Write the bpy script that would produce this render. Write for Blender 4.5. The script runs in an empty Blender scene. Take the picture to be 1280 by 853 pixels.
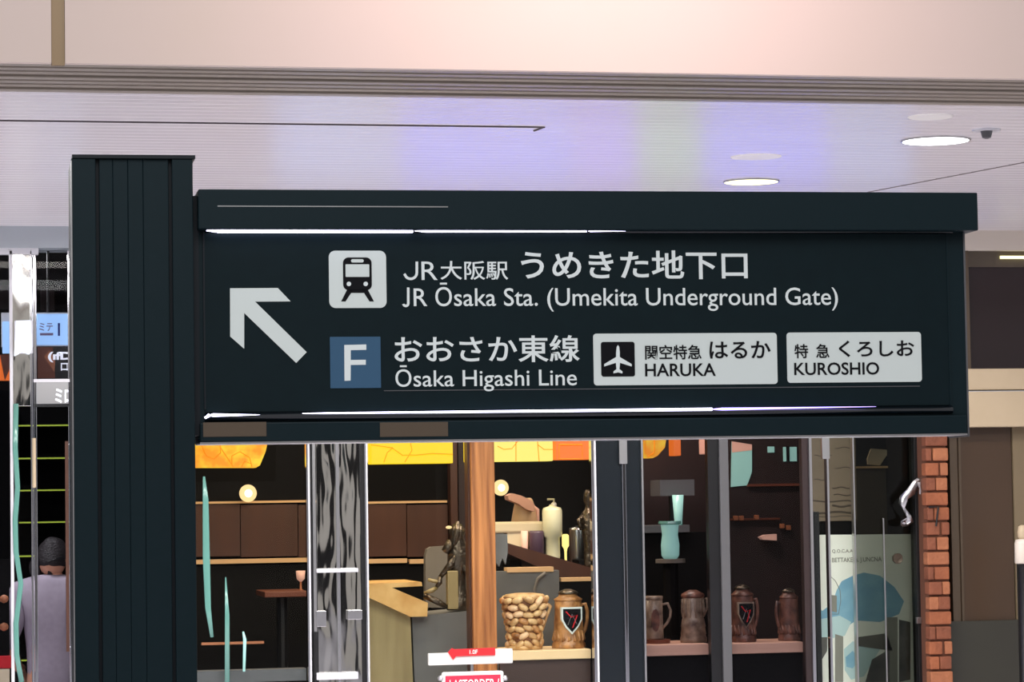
import bpy, bmesh, math, random
from mathutils import Vector, Matrix
random.seed(7)
SC = bpy.context.scene
COL = SC.collection
R = math.radians

# ------------------------------------------------------------------ camera
F_PX = 3500.0
YAW, PITCH, ROLL = R(11.9), math.atan(193.5 / F_PX), 0.0155
EYE = Vector((0, 0, 1.7))
fwd = Vector((math.sin(YAW) * math.cos(PITCH), math.cos(YAW) * math.cos(PITCH), math.sin(PITCH)))
rt0 = Vector((math.cos(YAW), -math.sin(YAW), 0))
up0 = rt0.cross(fwd)
RT = rt0 * math.cos(ROLL) - up0 * math.sin(ROLL)
UP = up0 * math.cos(ROLL) + rt0 * math.sin(ROLL)
cd = bpy.data.cameras.new('camera'); cam = bpy.data.objects.new('camera', cd); COL.objects.link(cam)
cam.matrix_world = Matrix(((RT.x, UP.x, -fwd.x, EYE.x), (RT.y, UP.y, -fwd.y, EYE.y), (RT.z, UP.z, -fwd.z, EYE.z), (0, 0, 0, 1)))
cd.sensor_width = 36; cd.lens = F_PX / 1280 * 36; cd.clip_start = 0.05; cd.clip_end = 200
SC.camera = cam

# ------------------------------------------------------------------ light
SC.view_settings.view_transform = 'Standard'; SC.view_settings.look = 'None'
SC.view_settings.gamma = 1; SC.view_settings.exposure = 0.0; SC.view_settings.use_curve_mapping = False
w = bpy.data.worlds.new('world'); SC.world = w; w.use_nodes = True
w.node_tree.nodes['Background'].inputs[0].default_value = (0.86, 0.85, 0.90, 1)
w.node_tree.nodes['Background'].inputs[1].default_value = 0.62

def ray(px, py): return (fwd * F_PX + RT * (px - 640) - UP * (py - 426.5)).normalized()
def at(px, py, Y):
    d = ray(px, py); return EYE + d * (Y / d.y)
def atz(px, py, z):
    d = ray(px, py); return EYE + d * ((z - EYE.z) / d.z)

def area(name, loc, target, sx, sy, power, color):
    l = bpy.data.lights.new(name, 'AREA'); l.shape = 'RECTANGLE'; l.size = sx; l.size_y = sy; l.energy = power; l.color = color
    o = bpy.data.objects.new(name, l); COL.objects.link(o); o.location = loc
    o.rotation_euler = (Vector(target) - Vector(loc)).to_track_quat('-Z', 'Y').to_euler(); return o

CEIL_Z = 3.0
Y_EDGE = atz(640, 85, CEIL_Z).y            # front edge of the low ceiling
WALL = atz(640, 286, CEIL_Z).y             # shop fronts
fp = at(745, -20, Y_EDGE)
area('fascia_wash', (fp.x, Y_EDGE - 1.1, fp.z + 0.25), (fp.x, Y_EDGE, fp.z - 0.02), 1.2, 0.2, 17, (1.0, 0.76, 0.76))
area('hall_panel_light', (0, 2.0, 5.2), (2, 8, 1.5), 5.0, 2.0, 150, (0.95, 0.97, 1.0))
area('ceiling_downlights', (1.2, 10.4, 2.95), (1.2, 10.4, 0), 9.0, .8, 225, (1.0, 1.0, .99))
area('storefront_downlights', (2.6, 11.8, 2.95), (2.6, 11.8, 0), 5.0, .4, 95, (1.0, 0.93, 0.85))  # unseen strip added to brighten the shop fronts
area('cafe_interior_light', (2.1, WALL + 1.7, 2.92), (2.1, WALL + 1.9, 0), 2.2, .8, 26, (1.0, 0.78, 0.56))  # unseen warm area light added to lift the cafe interior
area('cafe_counter_spot', (2.2, WALL + 0.45, 2.6), (2.2, WALL + 0.9, 1.0), 1.1, 0.25, 26, (1.0, 0.80, 0.56))
area('cafe_right_light', (3.55, WALL + 0.5, 2.7), (3.55, WALL + 1.2, 1.0), .8, 0.3, 30, (1.0, 0.84, 0.74))  # unseen area light added for the dark right-hand windows
area('left_shop_light', (.2, WALL + 0.6, 2.93), (.2, WALL + 0.6, 0), .5, 0.4, 40, (.95, 0.97, 1.0))  # unseen area light added to brighten the person behind the glass

# ------------------------------------------------------------------ materials
def lin(c): return tuple(((v / 255) / 12.92 if v / 255 <= 0.04045 else ((v / 255 + 0.055) / 1.055) ** 2.4) for v in c) + (1,)
def mat(name, rgb, rough=.5, metal=0, em=0, noise=None, bump=None, spec=.5, rgb2=None, aniso=0):
    m = bpy.data.materials.new(name); m.use_nodes = True; nt = m.node_tree; b = nt.nodes['Principled BSDF']
    b.inputs['Base Color'].default_value = lin(rgb); b.inputs['Roughness'].default_value = rough
    b.inputs['Metallic'].default_value = metal; b.inputs['Specular IOR Level'].default_value = spec
    if noise or bump:
        tc = nt.nodes.new('ShaderNodeTexCoord')
    if noise:
        sc, amt, st = noise
        mp = nt.nodes.new('ShaderNodeMapping'); mp.inputs['Scale'].default_value = st
        nz = nt.nodes.new('ShaderNodeTexNoise'); nz.inputs['Scale'].default_value = sc; nz.inputs['Detail'].default_value = 5
        rp = nt.nodes.new('ShaderNodeValToRGB'); rp.color_ramp.elements[0].position = .5 - amt; rp.color_ramp.elements[1].position = .5 + amt
        rp.color_ramp.elements[0].color = lin(rgb); rp.color_ramp.elements[1].color = lin(rgb2 or tuple(v * .7 for v in rgb))
        nt.links.new(tc.outputs['Object'], mp.inputs[0]); nt.links.new(mp.outputs[0], nz.inputs[0])
        nt.links.new(nz.outputs[0], rp.inputs[0]); nt.links.new(rp.outputs[0], b.inputs['Base Color'])
        if em: nt.links.new(rp.outputs[0], b.inputs['Emission Color'])
    if bump:
        sc, strength, st = bump
        mp = nt.nodes.new('ShaderNodeMapping'); mp.inputs['Scale'].default_value = st
        nz = nt.nodes.new('ShaderNodeTexNoise'); nz.inputs['Scale'].default_value = sc
        bp = nt.nodes.new('ShaderNodeBump'); bp.inputs['Strength'].default_value = strength; bp.inputs['Distance'].default_value = .02
        nt.links.new(tc.outputs['Object'], mp.inputs[0]); nt.links.new(mp.outputs[0], nz.inputs[0])
        nt.links.new(nz.outputs[0], bp.inputs['Height']); nt.links.new(bp.outputs[0], b.inputs['Normal'])
    if em:
        if em >= .9:      # lamps: the shown light is their own
            for l_ in list(b.inputs['Base Color'].links): nt.links.remove(l_)
            b.inputs['Base Color'].default_value = (.03, .03, .03, 1); b.inputs['Specular IOR Level'].default_value = .1
        b.inputs['Emission Strength'].default_value = em
        if not noise: b.inputs['Emission Color'].default_value = lin(rgb)
    return m
def glassmat(name, tint, ior=1.45, rough=0.0):
    m = bpy.data.materials.new(name); m.use_nodes = True; nt = m.node_tree
    for n in list(nt.nodes): nt.nodes.remove(n)
    o = nt.nodes.new('ShaderNodeOutputMaterial'); mx = nt.nodes.new('ShaderNodeMixShader')
    t = nt.nodes.new('ShaderNodeBsdfTransparent'); t.inputs[0].default_value = tint + (1,)
    g = nt.nodes.new('ShaderNodeBsdfGlossy'); g.inputs['Roughness'].default_value = rough; g.inputs[0].default_value = (1, 1, 1, 1)
    fr = nt.nodes.new('ShaderNodeFresnel'); fr.inputs[0].default_value = ior
    nt.links.new(fr.outputs[0], mx.inputs[0]); nt.links.new(t.outputs[0], mx.inputs[1]); nt.links.new(g.outputs[0], mx.inputs[2])
    nt.links.new(mx.outputs[0], o.inputs[0]); return m
M = dict(
 navy=mat('navy_metal', (14, 31, 36), .45, spec=.18, noise=(60, .3, (1, 1, 1)), rgb2=(9, 29, 33)),
 navy_dark=mat('navy_groove', (12, 20, 26), .5, spec=.3),
 navy_face=mat('navy_face_panel', (8, 27, 31), .55, spec=.15, noise=(25, .3, (1, 1, 1)), rgb2=(6, 23, 27)),
 navy_gloss=mat('navy_gloss_moulding', (8, 16, 22), .12, spec=.8),
 print_white=mat('sign_print_white', (226, 233, 229), .5),
 print_grey=mat('sign_plate_white', (214, 222, 216), .5),
 print_black=mat('sign_print_black', (10, 10, 14), .6, spec=.15),
 print_blue=mat('sign_print_blue', (40, 82, 112), .5),
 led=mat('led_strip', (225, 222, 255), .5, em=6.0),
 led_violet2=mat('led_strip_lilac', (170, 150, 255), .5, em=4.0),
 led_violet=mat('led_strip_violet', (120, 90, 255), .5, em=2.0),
 trim_alu=mat('aluminium_trim', (190, 190, 190), .3, metal=1),
 ceil=mat('ceiling_slat_white', (236, 232, 233), .27, spec=.5, noise=(1.5, .3, (.4, 2, 1)), rgb2=(230, 224, 228)),
 ceil_groove=mat('ceiling_groove', (120, 112, 108), .6),
 edge_slat=mat('ceiling_edge_slat', (160, 150, 138), .4, noise=(3, .4, (.3, 8, 1)), rgb2=(134, 124, 112)),
 fascia=mat('fascia_panel', (214, 197, 188), .6, noise=(2, .4, (1, 1, 1)), rgb2=(211, 195, 181)),
 joint=mat('fascia_joint_bronze', (128, 108, 82), .4, metal=.5),
 header_grey=mat('header_pale_grey', (176, 184, 190), .5),
 header=mat('header_cream', (214, 204, 190), .5),
 beige=mat('beige_band', (196, 178, 148), .5, noise=(4, .4, (1, 1, 1)), rgb2=(184, 165, 136)),
 beige_dark=mat('beige_joint', (120, 105, 80), .6),
 chrome=mat('chrome', (225, 225, 230), .08, metal=1),
 steel=mat('brushed_steel', (190, 190, 192), .28, metal=1),
 wavy=mat('wavy_mirror_steel', (228, 228, 222), .05, metal=1, bump=(7, .6, (1, 1, .22))),
 white_alu=mat('pale_frame_paint', (215, 215, 220), .3),
 black=mat('black_paint', (14, 14, 16), .4),
 greyframe=mat('grey_frame', (88, 88, 90), .4),
 darkdoor=mat('dark_door_panel', (16, 24, 30), .25),
 pillar_dark=mat('dark_pillar', (20, 20, 22), .3),
 int_black=mat('interior_black', (11, 10, 11), .8, spec=.15),
 int_brown=mat('interior_brown_wood', (82, 46, 28), .45, noise=(3, .3, (2, 2, .3)), rgb2=(56, 30, 18)),
 int_darkred=mat('interior_dark_red', (46, 27, 26), .6, noise=(6, .3, (1, 1, 1)), rgb2=(34, 22, 22)),
 rail=mat('light_wood_rail', (222, 180, 130), .4),
 post=mat('orange_wood_post', (206, 134, 76), .45, noise=(9, .16, (4, 4, .18)), rgb2=(140, 80, 40)),
 shelf=mat('pale_wood_shelf', (236, 206, 160), .5, noise=(6, .4, (.4, 2, 2)), rgb2=(222, 188, 140)),
 dkshelf=mat('reddish_wood_shelf', (226, 180, 156), .5, noise=(6, .4, (.4, 2, 2)), rgb2=(180, 136, 116)),
 apron=mat('dark_brown_board', (62, 44, 38), .5),
 marble=mat('golden_marble', (240, 198, 130), .3, noise=(8, .25, (1, 1, 1)), rgb2=(196, 140, 70)),
 olivewood=mat('olive_wood_front', (166, 148, 104), .45, noise=(6, .3, (3, 3, .25)), rgb2=(132, 114, 74)),
 slate=mat('slate_grey_panel', (118, 116, 112), .5, noise=(5, .3, (1, 1, 1)), rgb2=(88, 87, 84)),
 taupe=mat('taupe_fabric', (112, 104, 94), .8),
 bronze=mat('dark_bronze', (90, 80, 68), .3, metal=.8, bump=(30, .6, (1, 1, 1))),
 cream=mat('cream_plastic', (236, 220, 186), .5),
 tan=mat('tan_glaze', (222, 184, 142), .4),
 pink=mat('pink_plastic', (226, 176, 158), .5),
 pale=mat('pale_liquid_bottle', (226, 222, 186), .3),
 purple=mat('purple_jar', (74, 54, 70), .35),
 candle=mat('candle_glow', (255, 225, 130), .5, em=1.5),
 orange=mat('amber_shade', (255, 150, 22), .5, em=1.15, noise=(9, .08, (1, 1, 1)), rgb2=(255, 206, 50)),
 orange_r=mat('orange_red_shade', (255, 120, 40), .5, em=1.1),
 leading=mat('shade_leading', (226, 120, 10), .5, em=.5),
 yellow=mat('yellow_shade', (255, 212, 30), .5, em=1.15),
 yellow_pale=mat('pale_yellow_shade', (255, 232, 116), .5, em=1.15),
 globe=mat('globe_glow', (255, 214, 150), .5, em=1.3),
 bulb=mat('bulb_glow', (255, 244, 215), .5, em=3.0),
 ceramic=mat('brown_ceramic', (206, 150, 92), .35, noise=(22, .22, (1, 1, 1)), rgb2=(110, 64, 30)),
 ceramic_lt=mat('tan_ceramic', (232, 196, 140), .4, noise=(18, .25, (1, 1, 1)), rgb2=(150, 98, 50)),
 ceramic_grey=mat('grey_brown_stoneware', (168, 146, 126), .35, noise=(22, .2, (1, 1, 1)), rgb2=(84, 62, 52)),
 ceramic_dk=mat('dark_red_stoneware', (138, 92, 76), .35, noise=(22, .2, (1, 1, 1)), rgb2=(56, 34, 30)),
 bark=mat('bark_brown', (140, 88, 44), .6, noise=(20, .25, (1, 1, 1)), rgb2=(88, 50, 24)),
 red=mat('red_print', (214, 36, 44), .5),
 crimson=mat('crimson_print', (196, 40, 70), .5),
 white=mat('white_plastic', (240, 238, 232), .45),
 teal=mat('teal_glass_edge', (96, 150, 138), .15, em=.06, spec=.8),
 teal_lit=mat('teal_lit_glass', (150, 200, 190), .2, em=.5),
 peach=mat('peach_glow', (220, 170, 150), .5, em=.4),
 grain=mat('striped_stone_board', (132, 116, 96), .45, noise=(5, .25, (.5, .5, 4)), rgb2=(122, 106, 86)),
 grain_line=mat('stone_dark_vein', (70, 58, 46), .6),
 dkgrey=mat('charcoal_board', (78, 68, 56), .4, noise=(2, .3, (1, 1, 1)), rgb2=(88, 78, 64)),
 poster=mat('poster_white', (246, 246, 232), .5),
 poster_blue=mat('poster_blue', (104, 156, 186), .5, noise=(6, .3, (1, 1, 1.6)), rgb2=(150, 194, 208)),
 poster_pale=mat('poster_pale_blue', (190, 216, 214), .5),
 poster_grey=mat('poster_grey', (140, 138, 126), .5),
 poster_dark=mat('poster_dark', (74, 72, 70), .5, noise=(9, .2, (1, 1, 1)), rgb2=(120, 116, 108)),
 brick=mat('brick_orange', (158, 92, 58), .8, noise=(14, .3, (1, 1, 1)), rgb2=(128, 72, 46), bump=(30, .4, (1, 1, 1))),
 brick2=mat('brick_brown', (136, 78, 52), .8, noise=(14, .3, (1, 1, 1)), rgb2=(110, 62, 42), bump=(30, .4, (1, 1, 1))),
 brick3=mat('brick_tan', (170, 108, 72), .8, noise=(14, .3, (1, 1, 1)), rgb2=(144, 86, 58), bump=(30, .4, (1, 1, 1))),
 mortar=mat('dark_mortar', (92, 54, 36), .9),
 brownwall=mat('brown_glass_wall', (76, 57, 40), .35, noise=(1.2, .4, (1, 1, 1)), rgb2=(64, 48, 34)),
 bronzeframe=mat('bronze_frame', (84, 70, 54), .4),
 olive=mat('olive_grey_panel', (56, 54, 45), .5, noise=(2, .4, (1, 1, 1)), rgb2=(50, 49, 41)),
 winedark=mat('wine_dark_glass', (34, 20, 20), .15),
 lightbox=mat('lightbox_face', (160, 205, 255), .5, em=.85),
 lightbox_w=mat('lightbox_white', (235, 240, 255), .5, em=1.4),
 barblue=mat('deep_blue_print', (28, 48, 140), .5),
 mauve=mat('mauve_print', (140, 120, 160), .5),
 glyph=mat('lit_white_glyph', (240, 245, 255), .5, em=.8),
 brownboard=mat('brown_orange_board', (110, 58, 38), .5),
 brownboard2=mat('tan_orange_board', (176, 110, 74), .5),
 lime=mat('lime_strip_light', (170, 190, 60), .5, em=.45),
 floor=mat('polished_floor', (214, 210, 218), .4),
 hall=mat('hall_cream_wall', (240, 236, 226), .6),
 shirt=mat('lavender_grey_shirt', (176, 164, 178), .85, noise=(40, .3, (1, 1, 1)), rgb2=(160, 149, 163)),
 skin=mat('skin', (222, 160, 130), .6),
 hair=mat('dark_hair', (38, 32, 34), .55, bump=(60, .5, (1, 1, 4))),
 trouser=mat('dark_trousers', (40, 42, 50), .8),
 lip=mat('lip_tone', (190, 110, 100), .6),
 sign_cyan=mat('backlit_cyan', (120, 170, 255), .5, em=3.5),
 sign_blue=mat('backlit_blue', (60, 96, 255), .5, em=7),
 sign_violet=mat('backlit_violet', (110, 90, 255), .5, em=6),
 sign_green=mat('backlit_green', (110, 220, 150), .5, em=3),
 down_w=mat('downlight_white', (250, 250, 255), .5, em=4),
 down_y=mat('downlight_warm', (255, 246, 180), .5, em=2.2),
 seam=mat('dark_seam', (70, 62, 66), .6),
 glass=glassmat('clear_glass', (.95, .97, .96), 1.14),
 glass_dark=glassmat('smoky_glass', (.78, .78, .80), 1.16),
 glass_tint=glassmat('grey_tinted_glass', (.60, .62, .60), 1.2),
)

# ------------------------------------------------------------------ object helpers
WM = {}
def thing(name, label, cat, loc=(0, 0, 0), rotz=0, group=None, kind=None):
    o = bpy.data.objects.new(name, None); COL.objects.link(o); o.location = loc; o.rotation_euler = (0, 0, rotz)
    WM[o] = Matrix.Translation(loc) @ Matrix.Rotation(rotz, 4, 'Z'); o.empty_display_size = .05
    if kind: o['kind'] = kind
    else: o['label'] = label; o['category'] = cat
    if group: o['group'] = group
    return o
def obj(name, bm, m, parent=None, label=None, kind=None, cat=None, group=None, smooth=False, local=False):
    bmesh.ops.recalc_face_normals(bm, faces=bm.faces)
    me = bpy.data.meshes.new(name)
    if parent is None:
        xs = [v.co for v in bm.verts]
        c = Vector(((min(v.x for v in xs) + max(v.x for v in xs)) / 2, (min(v.y for v in xs) + max(v.y for v in xs)) / 2, min(v.z for v in xs)))
        W = Matrix.Translation(c)
    else: W = WM[parent]
    if not local or parent is None: bm.transform(W.inverted())
    bm.to_mesh(me); bm.free(); me.materials.append(m)
    if smooth: me.polygons.foreach_set('use_smooth', [True] * len(me.polygons))
    o = bpy.data.objects.new(name, me); COL.objects.link(o)
    if parent is None: o.location = W.translation
    else: o.parent = parent
    WM[o] = W
    if label: o['label'] = label
    if cat: o['category'] = cat
    if kind: o['kind'] = kind
    if group: o['group'] = group
    return o
def box(bm, x0, x1, y0, y1, z0, z1, bev=0):
    r = bmesh.ops.create_cube(bm, size=1, matrix=Matrix.Translation(((x0 + x1) / 2, (y0 + y1) / 2, (z0 + z1) / 2)) @ Matrix.Diagonal((abs(x1 - x0), abs(y1 - y0), abs(z1 - z0), 1)))
    if bev:
        es = {e for v in r['verts'] for e in v.link_edges}
        bmesh.ops.bevel(bm, geom=list(es), offset=bev, segments=2, affect='EDGES', profile=.5)
def Bx(*a, **k):
    bm = bmesh.new(); box(bm, *a, **k); return bm
def prism(bm, pts, y0, y1):
    """pts: (x,z) outline, extruded along y"""
    a = [bm.verts.new((x, y0, z)) for x, z in pts]; b = [bm.verts.new((x, y1, z)) for x, z in pts]
    n = len(pts); bm.faces.new(a); bm.faces.new(b[::-1])
    for i in range(n): bm.faces.new((a[i], a[(i + 1) % n], b[(i + 1) % n], b[i]))
def Pr(pts, y0, y1):
    bm = bmesh.new(); prism(bm, pts, y0, y1); return bm
def tube(bm, pts, r, n=10, flat=1.0):
    pts = [Vector(p) for p in pts]; rings = []
    rr = r if isinstance(r, (list, tuple)) else [r] * len(pts)
    for i, p in enumerate(pts):
        t = (pts[min(i + 1, len(pts) - 1)] - pts[max(i - 1, 0)]).normalized()
        a = t.cross(Vector((0, 1, 0)));
        if a.length < 1e-3: a = t.cross(Vector((1, 0, 0)))
        a.normalize(); b = t.cross(a).normalized()
        rings.append([bm.verts.new(p + a * math.cos(2 * math.pi * k / n) * rr[i] + b * math.sin(2 * math.pi * k / n) * rr[i] * flat) for k in range(n)])
    for i in range(len(rings) - 1):
        for k in range(n): bm.faces.new((rings[i][k], rings[i][(k + 1) % n], rings[i + 1][(k + 1) % n], rings[i + 1][k]))
    bm.faces.new(rings[0][::-1]); bm.faces.new(rings[-1])
def Tb(pts, r, **k):
    bm = bmesh.new(); tube(bm, pts, r, **k); return bm
def lathe(bm, c, prof, n=28, lump=0):
    """prof: (radius, z) from bottom to top, around c=(x,y)"""
    rings = []
    for r, z in prof:
        rings.append([bm.verts.new((c[0] + math.cos(2 * math.pi * k / n) * r * (1 + (random.random() - .5) * lump), c[1] + math.sin(2 * math.pi * k / n) * r * (1 + (random.random() - .5) * lump), z)) for k in range(n)])
    for i in range(len(rings) - 1):
        for k in range(n): bm.faces.new((rings[i][k], rings[i][(k + 1) % n], rings[i + 1][(k + 1) % n], rings[i + 1][k]))
    bm.faces.new(rings[0][::-1]); bm.faces.new(rings[-1])
def La(c, prof, **k):
    bm = bmesh.new(); lathe(bm, c, prof, **k); return bm
def rrect(x0, x1, z0, z1, r, n=6):
    p = []
    for cx, cz, a in ((x1 - r, z1 - r, 0), (x0 + r, z1 - r, 90), (x0 + r, z0 + r, 180), (x1 - r, z0 + r, 270)):
        for k in range(n + 1):
            t = R(a + 90 * k / n); p.append((cx + r * math.cos(t), cz + r * math.sin(t)))
    return p
# pixel rectangle on a plane Y -> x0,x1,z0,z1
def rc(x0, y0, x1, y1, Y):
    ym, xm = (y0 + y1) / 2, (x0 + x1) / 2
    return at(x0, ym, Y).x, at(x1, ym, Y).x, at(xm, y1, Y).z, at(xm, y0, Y).z
def pbox(name, m, px, Y, d, parent=None, bev=0, z0=None, z1=None, **k):
    """box whose front face fills a rectangle of the photo at depth Y"""
    a, b, c, e = rc(*px, Y)
    return obj(name, Bx(a, b, Y, Y + d, c if z0 is None else z0, e if z1 is None else z1, bev=bev), m, parent, **k)
def pprism(name, m, pts, Y, d, parent=None, **k):
    q = [at(x, y, Y) for x, y in pts]
    return obj(name, Pr([(p.x, p.z) for p in q], Y, Y + d), m, parent, **k)
def ptube(name, m, pts, Y, r, parent=None, flat=1.0, **k):
    return obj(name, Tb([at(x, y, Y) for x, y in pts], r, flat=flat), m, parent, smooth=True, **k)

def text_mesh(s, weight=0.0, ext=.02):
    c = bpy.data.curves.new('lettering', 'FONT'); c.body = s; c.size = 1; c.offset = weight; c.extrude = ext; c.resolution_u = 4
    o = bpy.data.objects.new('lettering', c); COL.objects.link(o)
    bpy.context.view_layer.update()
    me = bpy.data.meshes.new_from_object(o.evaluated_get(bpy.context.evaluated_depsgraph_get()))
    bpy.data.objects.remove(o); bpy.data.curves.remove(c)
    return me
def lettering(s, x0, x1, z0, z1, y, m, parent, weight=0.0, t=.0012, name='lettering', label=None):
    """write s so that its ink fills the rectangle, on the plane y, facing -y"""
    me = text_mesh(s, weight)
    xs = [v.co.x for v in me.vertices]; ys = [v.co.y for v in me.vertices]; zs = [v.co.z for v in me.vertices]
    bm = bmesh.new(); bm.from_mesh(me); bpy.data.meshes.remove(me)
    ax, bx_, ay, by, az, bz = min(xs), max(xs), min(ys), max(ys), min(zs), max(zs)
    for v in bm.verts:
        u, q, h = (v.co.x - ax) / (bx_ - ax), (v.co.y - ay) / (by - ay), (v.co.z - az) / max(bz - az, 1e-6)
        v.co = Vector((x0 + u * (x1 - x0), y - h * t, z0 + q * (z1 - z0)))
    return obj(name, bm, m, parent, label=label, local=True)
def plettering(s, px, Y, m, parent, weight=0.0, label=None):
    a, b, c, e = rc(*px, Y)
    W = WM[parent].translation
    return lettering(s, a - W.x, b - W.x, c - W.z, e - W.z, Y - W.y, m, parent, weight, label=label)

# ================================================================== SETTING
XL, XR = -7.0, 11.0
def struct(name, bm, m, parent=None, **k): return obj(name, bm, m, parent, kind='structure' if parent is None else None, **k)
struct('floor', Bx(XL, XR, -6, WALL + 6, -.1, 0), M['floor'])
ceil = struct('ceiling', Bx(XL, XR, Y_EDGE + .02, WALL + 6, CEIL_Z + .012, CEIL_Z + .12), M['ceil_groove'])
bm = bmesh.new(); y = Y_EDGE + .62
while y < WALL + .05:
    box(bm, XL, XR, y, y + .079, CEIL_Z, CEIL_Z + .014, bev=.003); y += .0835
obj('ceiling_slat', bm, M['ceil'], ceil, kind='stuff')
bm = bmesh.new(); y = Y_EDGE + .005; i = 0
while y < Y_EDGE + .60:
    h = (0, .012, .004, .018, .008)[i % 5]
    box(bm, XL, XR, y, y + .046, CEIL_Z + h - .012, CEIL_Z + .03, bev=.004); y += .052; i += 1
obj('edge_slat', bm, M['edge_slat'], ceil, kind='stuff')
# access seam and diagonal crack line lying in the ceiling
a, b = atz(-200, 148.5, CEIL_Z), atz(680, 158.5, CEIL_Z)
obj('seam', Bx(a.x, b.x, b.y - .006, b.y + .006, CEIL_Z - .004, CEIL_Z + .004), M['seam'], ceil)
c = atz(668, 163, CEIL_Z)
obj('seam', Tb([(b.x, b.y, CEIL_Z), (c.x, c.y, CEIL_Z)], .005), M['seam'], ceil)
a, b = atz(1085, 240, CEIL_Z), atz(1300, 199, CEIL_Z)
obj('seam', Tb([(a.x, a.y, CEIL_Z), (b.x, b.y, CEIL_Z)], .0035), M['ceil_groove'], ceil)
# upper fascia with bronze joint
fz = CEIL_Z - .012
xj = at(72, 40, Y_EDGE).x
wf = thing('wall_fascia', None, None, (0, Y_EDGE, fz), kind='structure')
obj('panel', Bx(XL, xj - .02, Y_EDGE - .03, Y_EDGE, fz, 5.2), M['fascia'], wf)
obj('panel', Bx(xj + .02, XR, Y_EDGE - .03, Y_EDGE, fz, 5.2), M['fascia'], wf)
obj('joint_strip', Bx(xj - .019, xj + .019, Y_EDGE - .022, Y_EDGE, fz - .006, 5.2), M['joint'], wf)

# header beam above the shop fronts and bands to the right
zh = at(640, 312, WALL).z
struct('wall_header_left', Bx(XL, at(250, 300, WALL).x, WALL - .02, WALL + .25, zh, CEIL_Z), M['header_grey'])
struct('wall_header_right', Bx(at(250, 300, WALL).x, XR, WALL - .02, WALL + .25, zh, CEIL_Z), M['header'])
zs = at(700, 500, WALL).z
xa, xb = at(120, 400, WALL).x, at(1209, 400, WALL).x
struct('wall_shop_front', Bx(xa, xb - .25, WALL, WALL + .2, zs, zh), M['int_darkred'])
# unseen glowing band added behind the direction sign to tint the glossy ceiling blue
sg = thing('backlit_shop_sign', 'long backlit blue, violet and green sign band above the cafe front', 'sign', (at(830, 440, WALL).x, WALL - .06, at(830, 440, WALL).z))
pbox('frame', M['black'], (340, 404, 1150, 446), WALL - .05, .048, sg)  # backing of the added unseen tint band
for px, m in (((346, 408, 500, 442), 'sign_cyan'), ((504, 408, 720, 442), 'sign_blue'), ((724, 408, 800, 442), 'sign_violet'), ((804, 408, 880, 442), 'sign_green'), ((884, 408, 1040, 442), 'sign_blue'), ((1044, 408, 1144, 442), 'sign_cyan')):
    pbox('panel', M[m], px, WALL - .06, .012, sg)  # glowing fields of the added unseen tint band

# right-hand wall: beige bands, dark window, brown glass, olive panel
x0 = at(1150, 500, WALL).x
def wbox(name, m, py0, py1, y0, y1, parent=None, xl=None, bev=0, px=1240):
    return obj(name, Bx(xl if xl is not None else x0, XR, y0, y1, at(px, py1, y0).z, at(px, py0, y0).z, bev=bev), m, parent, kind='structure' if parent is None else None)
wbox('wall_right_band', M['beige'], 461, 487.5, WALL - .10, WALL + .05, bev=.004)
wbox('wall_right_lower_band', M['beige'], 489.5, 534, WALL - .11, WALL + .05, bev=.004)
wn = thing('window_6', None, None, (at(1240, 460, WALL).x, WALL, at(1240, 460, WALL).z), kind='structure')
wbox('glass_pane', M['winedark'], 334, 463, WALL + .02, WALL + .04, wn)
wbox('top_reveal', M['dkgrey'], 311, 334, WALL + .015, WALL + .05, wn)  # grey strip stands for the reflection along the window top
pbox('lamp_strip', M['down_y'], (1251, 320, 1300, 323.5), WALL, .012, wn)  # glowing streak stands for light reflected in the pane
pbox('frame_strip', M['bronzeframe'], (1207, 311, 1212, 463), WALL - .01, .05, wn)
br = at(1188, 650, WALL).x
lw = thing('wall_right', None, None, (at(1240, 700, WALL).x, WALL, 0), kind='structure')
zt, zm = at(1230, 534, WALL).z, at(1230, 776, WALL).z
obj('brown_panel', Bx(br, at(1266, 650, WALL).x, WALL, WALL + .03, zm, zt), M['brownwall'], lw)
obj('olive_panel', Bx(at(1187, 800, WALL - .02).x, XR, WALL - .02, WALL + .03, 0, zm), M['olive'], lw)
obj('frame_strip', Bx(at(1199, 650, WALL).x, at(1202, 650, WALL).x, WALL - .012, WALL, 0, zt), M['bronzeframe'], lw)
obj('frame_strip', Bx(at(1188, 650, WALL).x, at(1197, 650, WALL).x, WALL - .012, WALL, zm, zt), M['bronzeframe'], lw)
obj('side_panel', Bx(at(1266, 600, WALL).x, XR, WALL - .01, WALL + .03, zm, zt), M['beige_dark'], lw)

# brick pillar
YB = WALL - .14
bp_ = thing('brick_pillar', 'orange brick pillar at the right side of the shop windows', 'pillar', (at(1172, 700, YB).x, YB + .1, 0))
bx0, bx1 = at(1159, 700, YB).x, at(1188, 700, YB).x
ztop = at(1172, 536, YB).z
obj('mortar_core', Bx(bx0 + .008, bx1 - .006, YB + .012, WALL + .1, 0, ztop), M['mortar'], bp_)
ch = .0735; z = 0; i = 0; shared = {}
while z < ztop - .02:
    wtot = bx1 - bx0
    cut = (.62, .30, 1.0, .45)[i % 4]
    for a, b in (((0, cut), (cut, 1)) if cut < 1 else ((0, 1),)):
        jx = (random.random() - .5) * .008; jy = random.random() * .008
        h = min(ch - .008, ztop - z - .002)
        bb = Bx(bx0 + a * wtot + .003 + jx, bx0 + b * wtot - .003 + jx, YB - jy, YB + .06, z + .003, z + h, bev=.006)
        obj('brick', bb, M[('brick', 'brick2', 'brick3')[random.randrange(3)]], bp_)
    z += ch; i += 1
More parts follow.
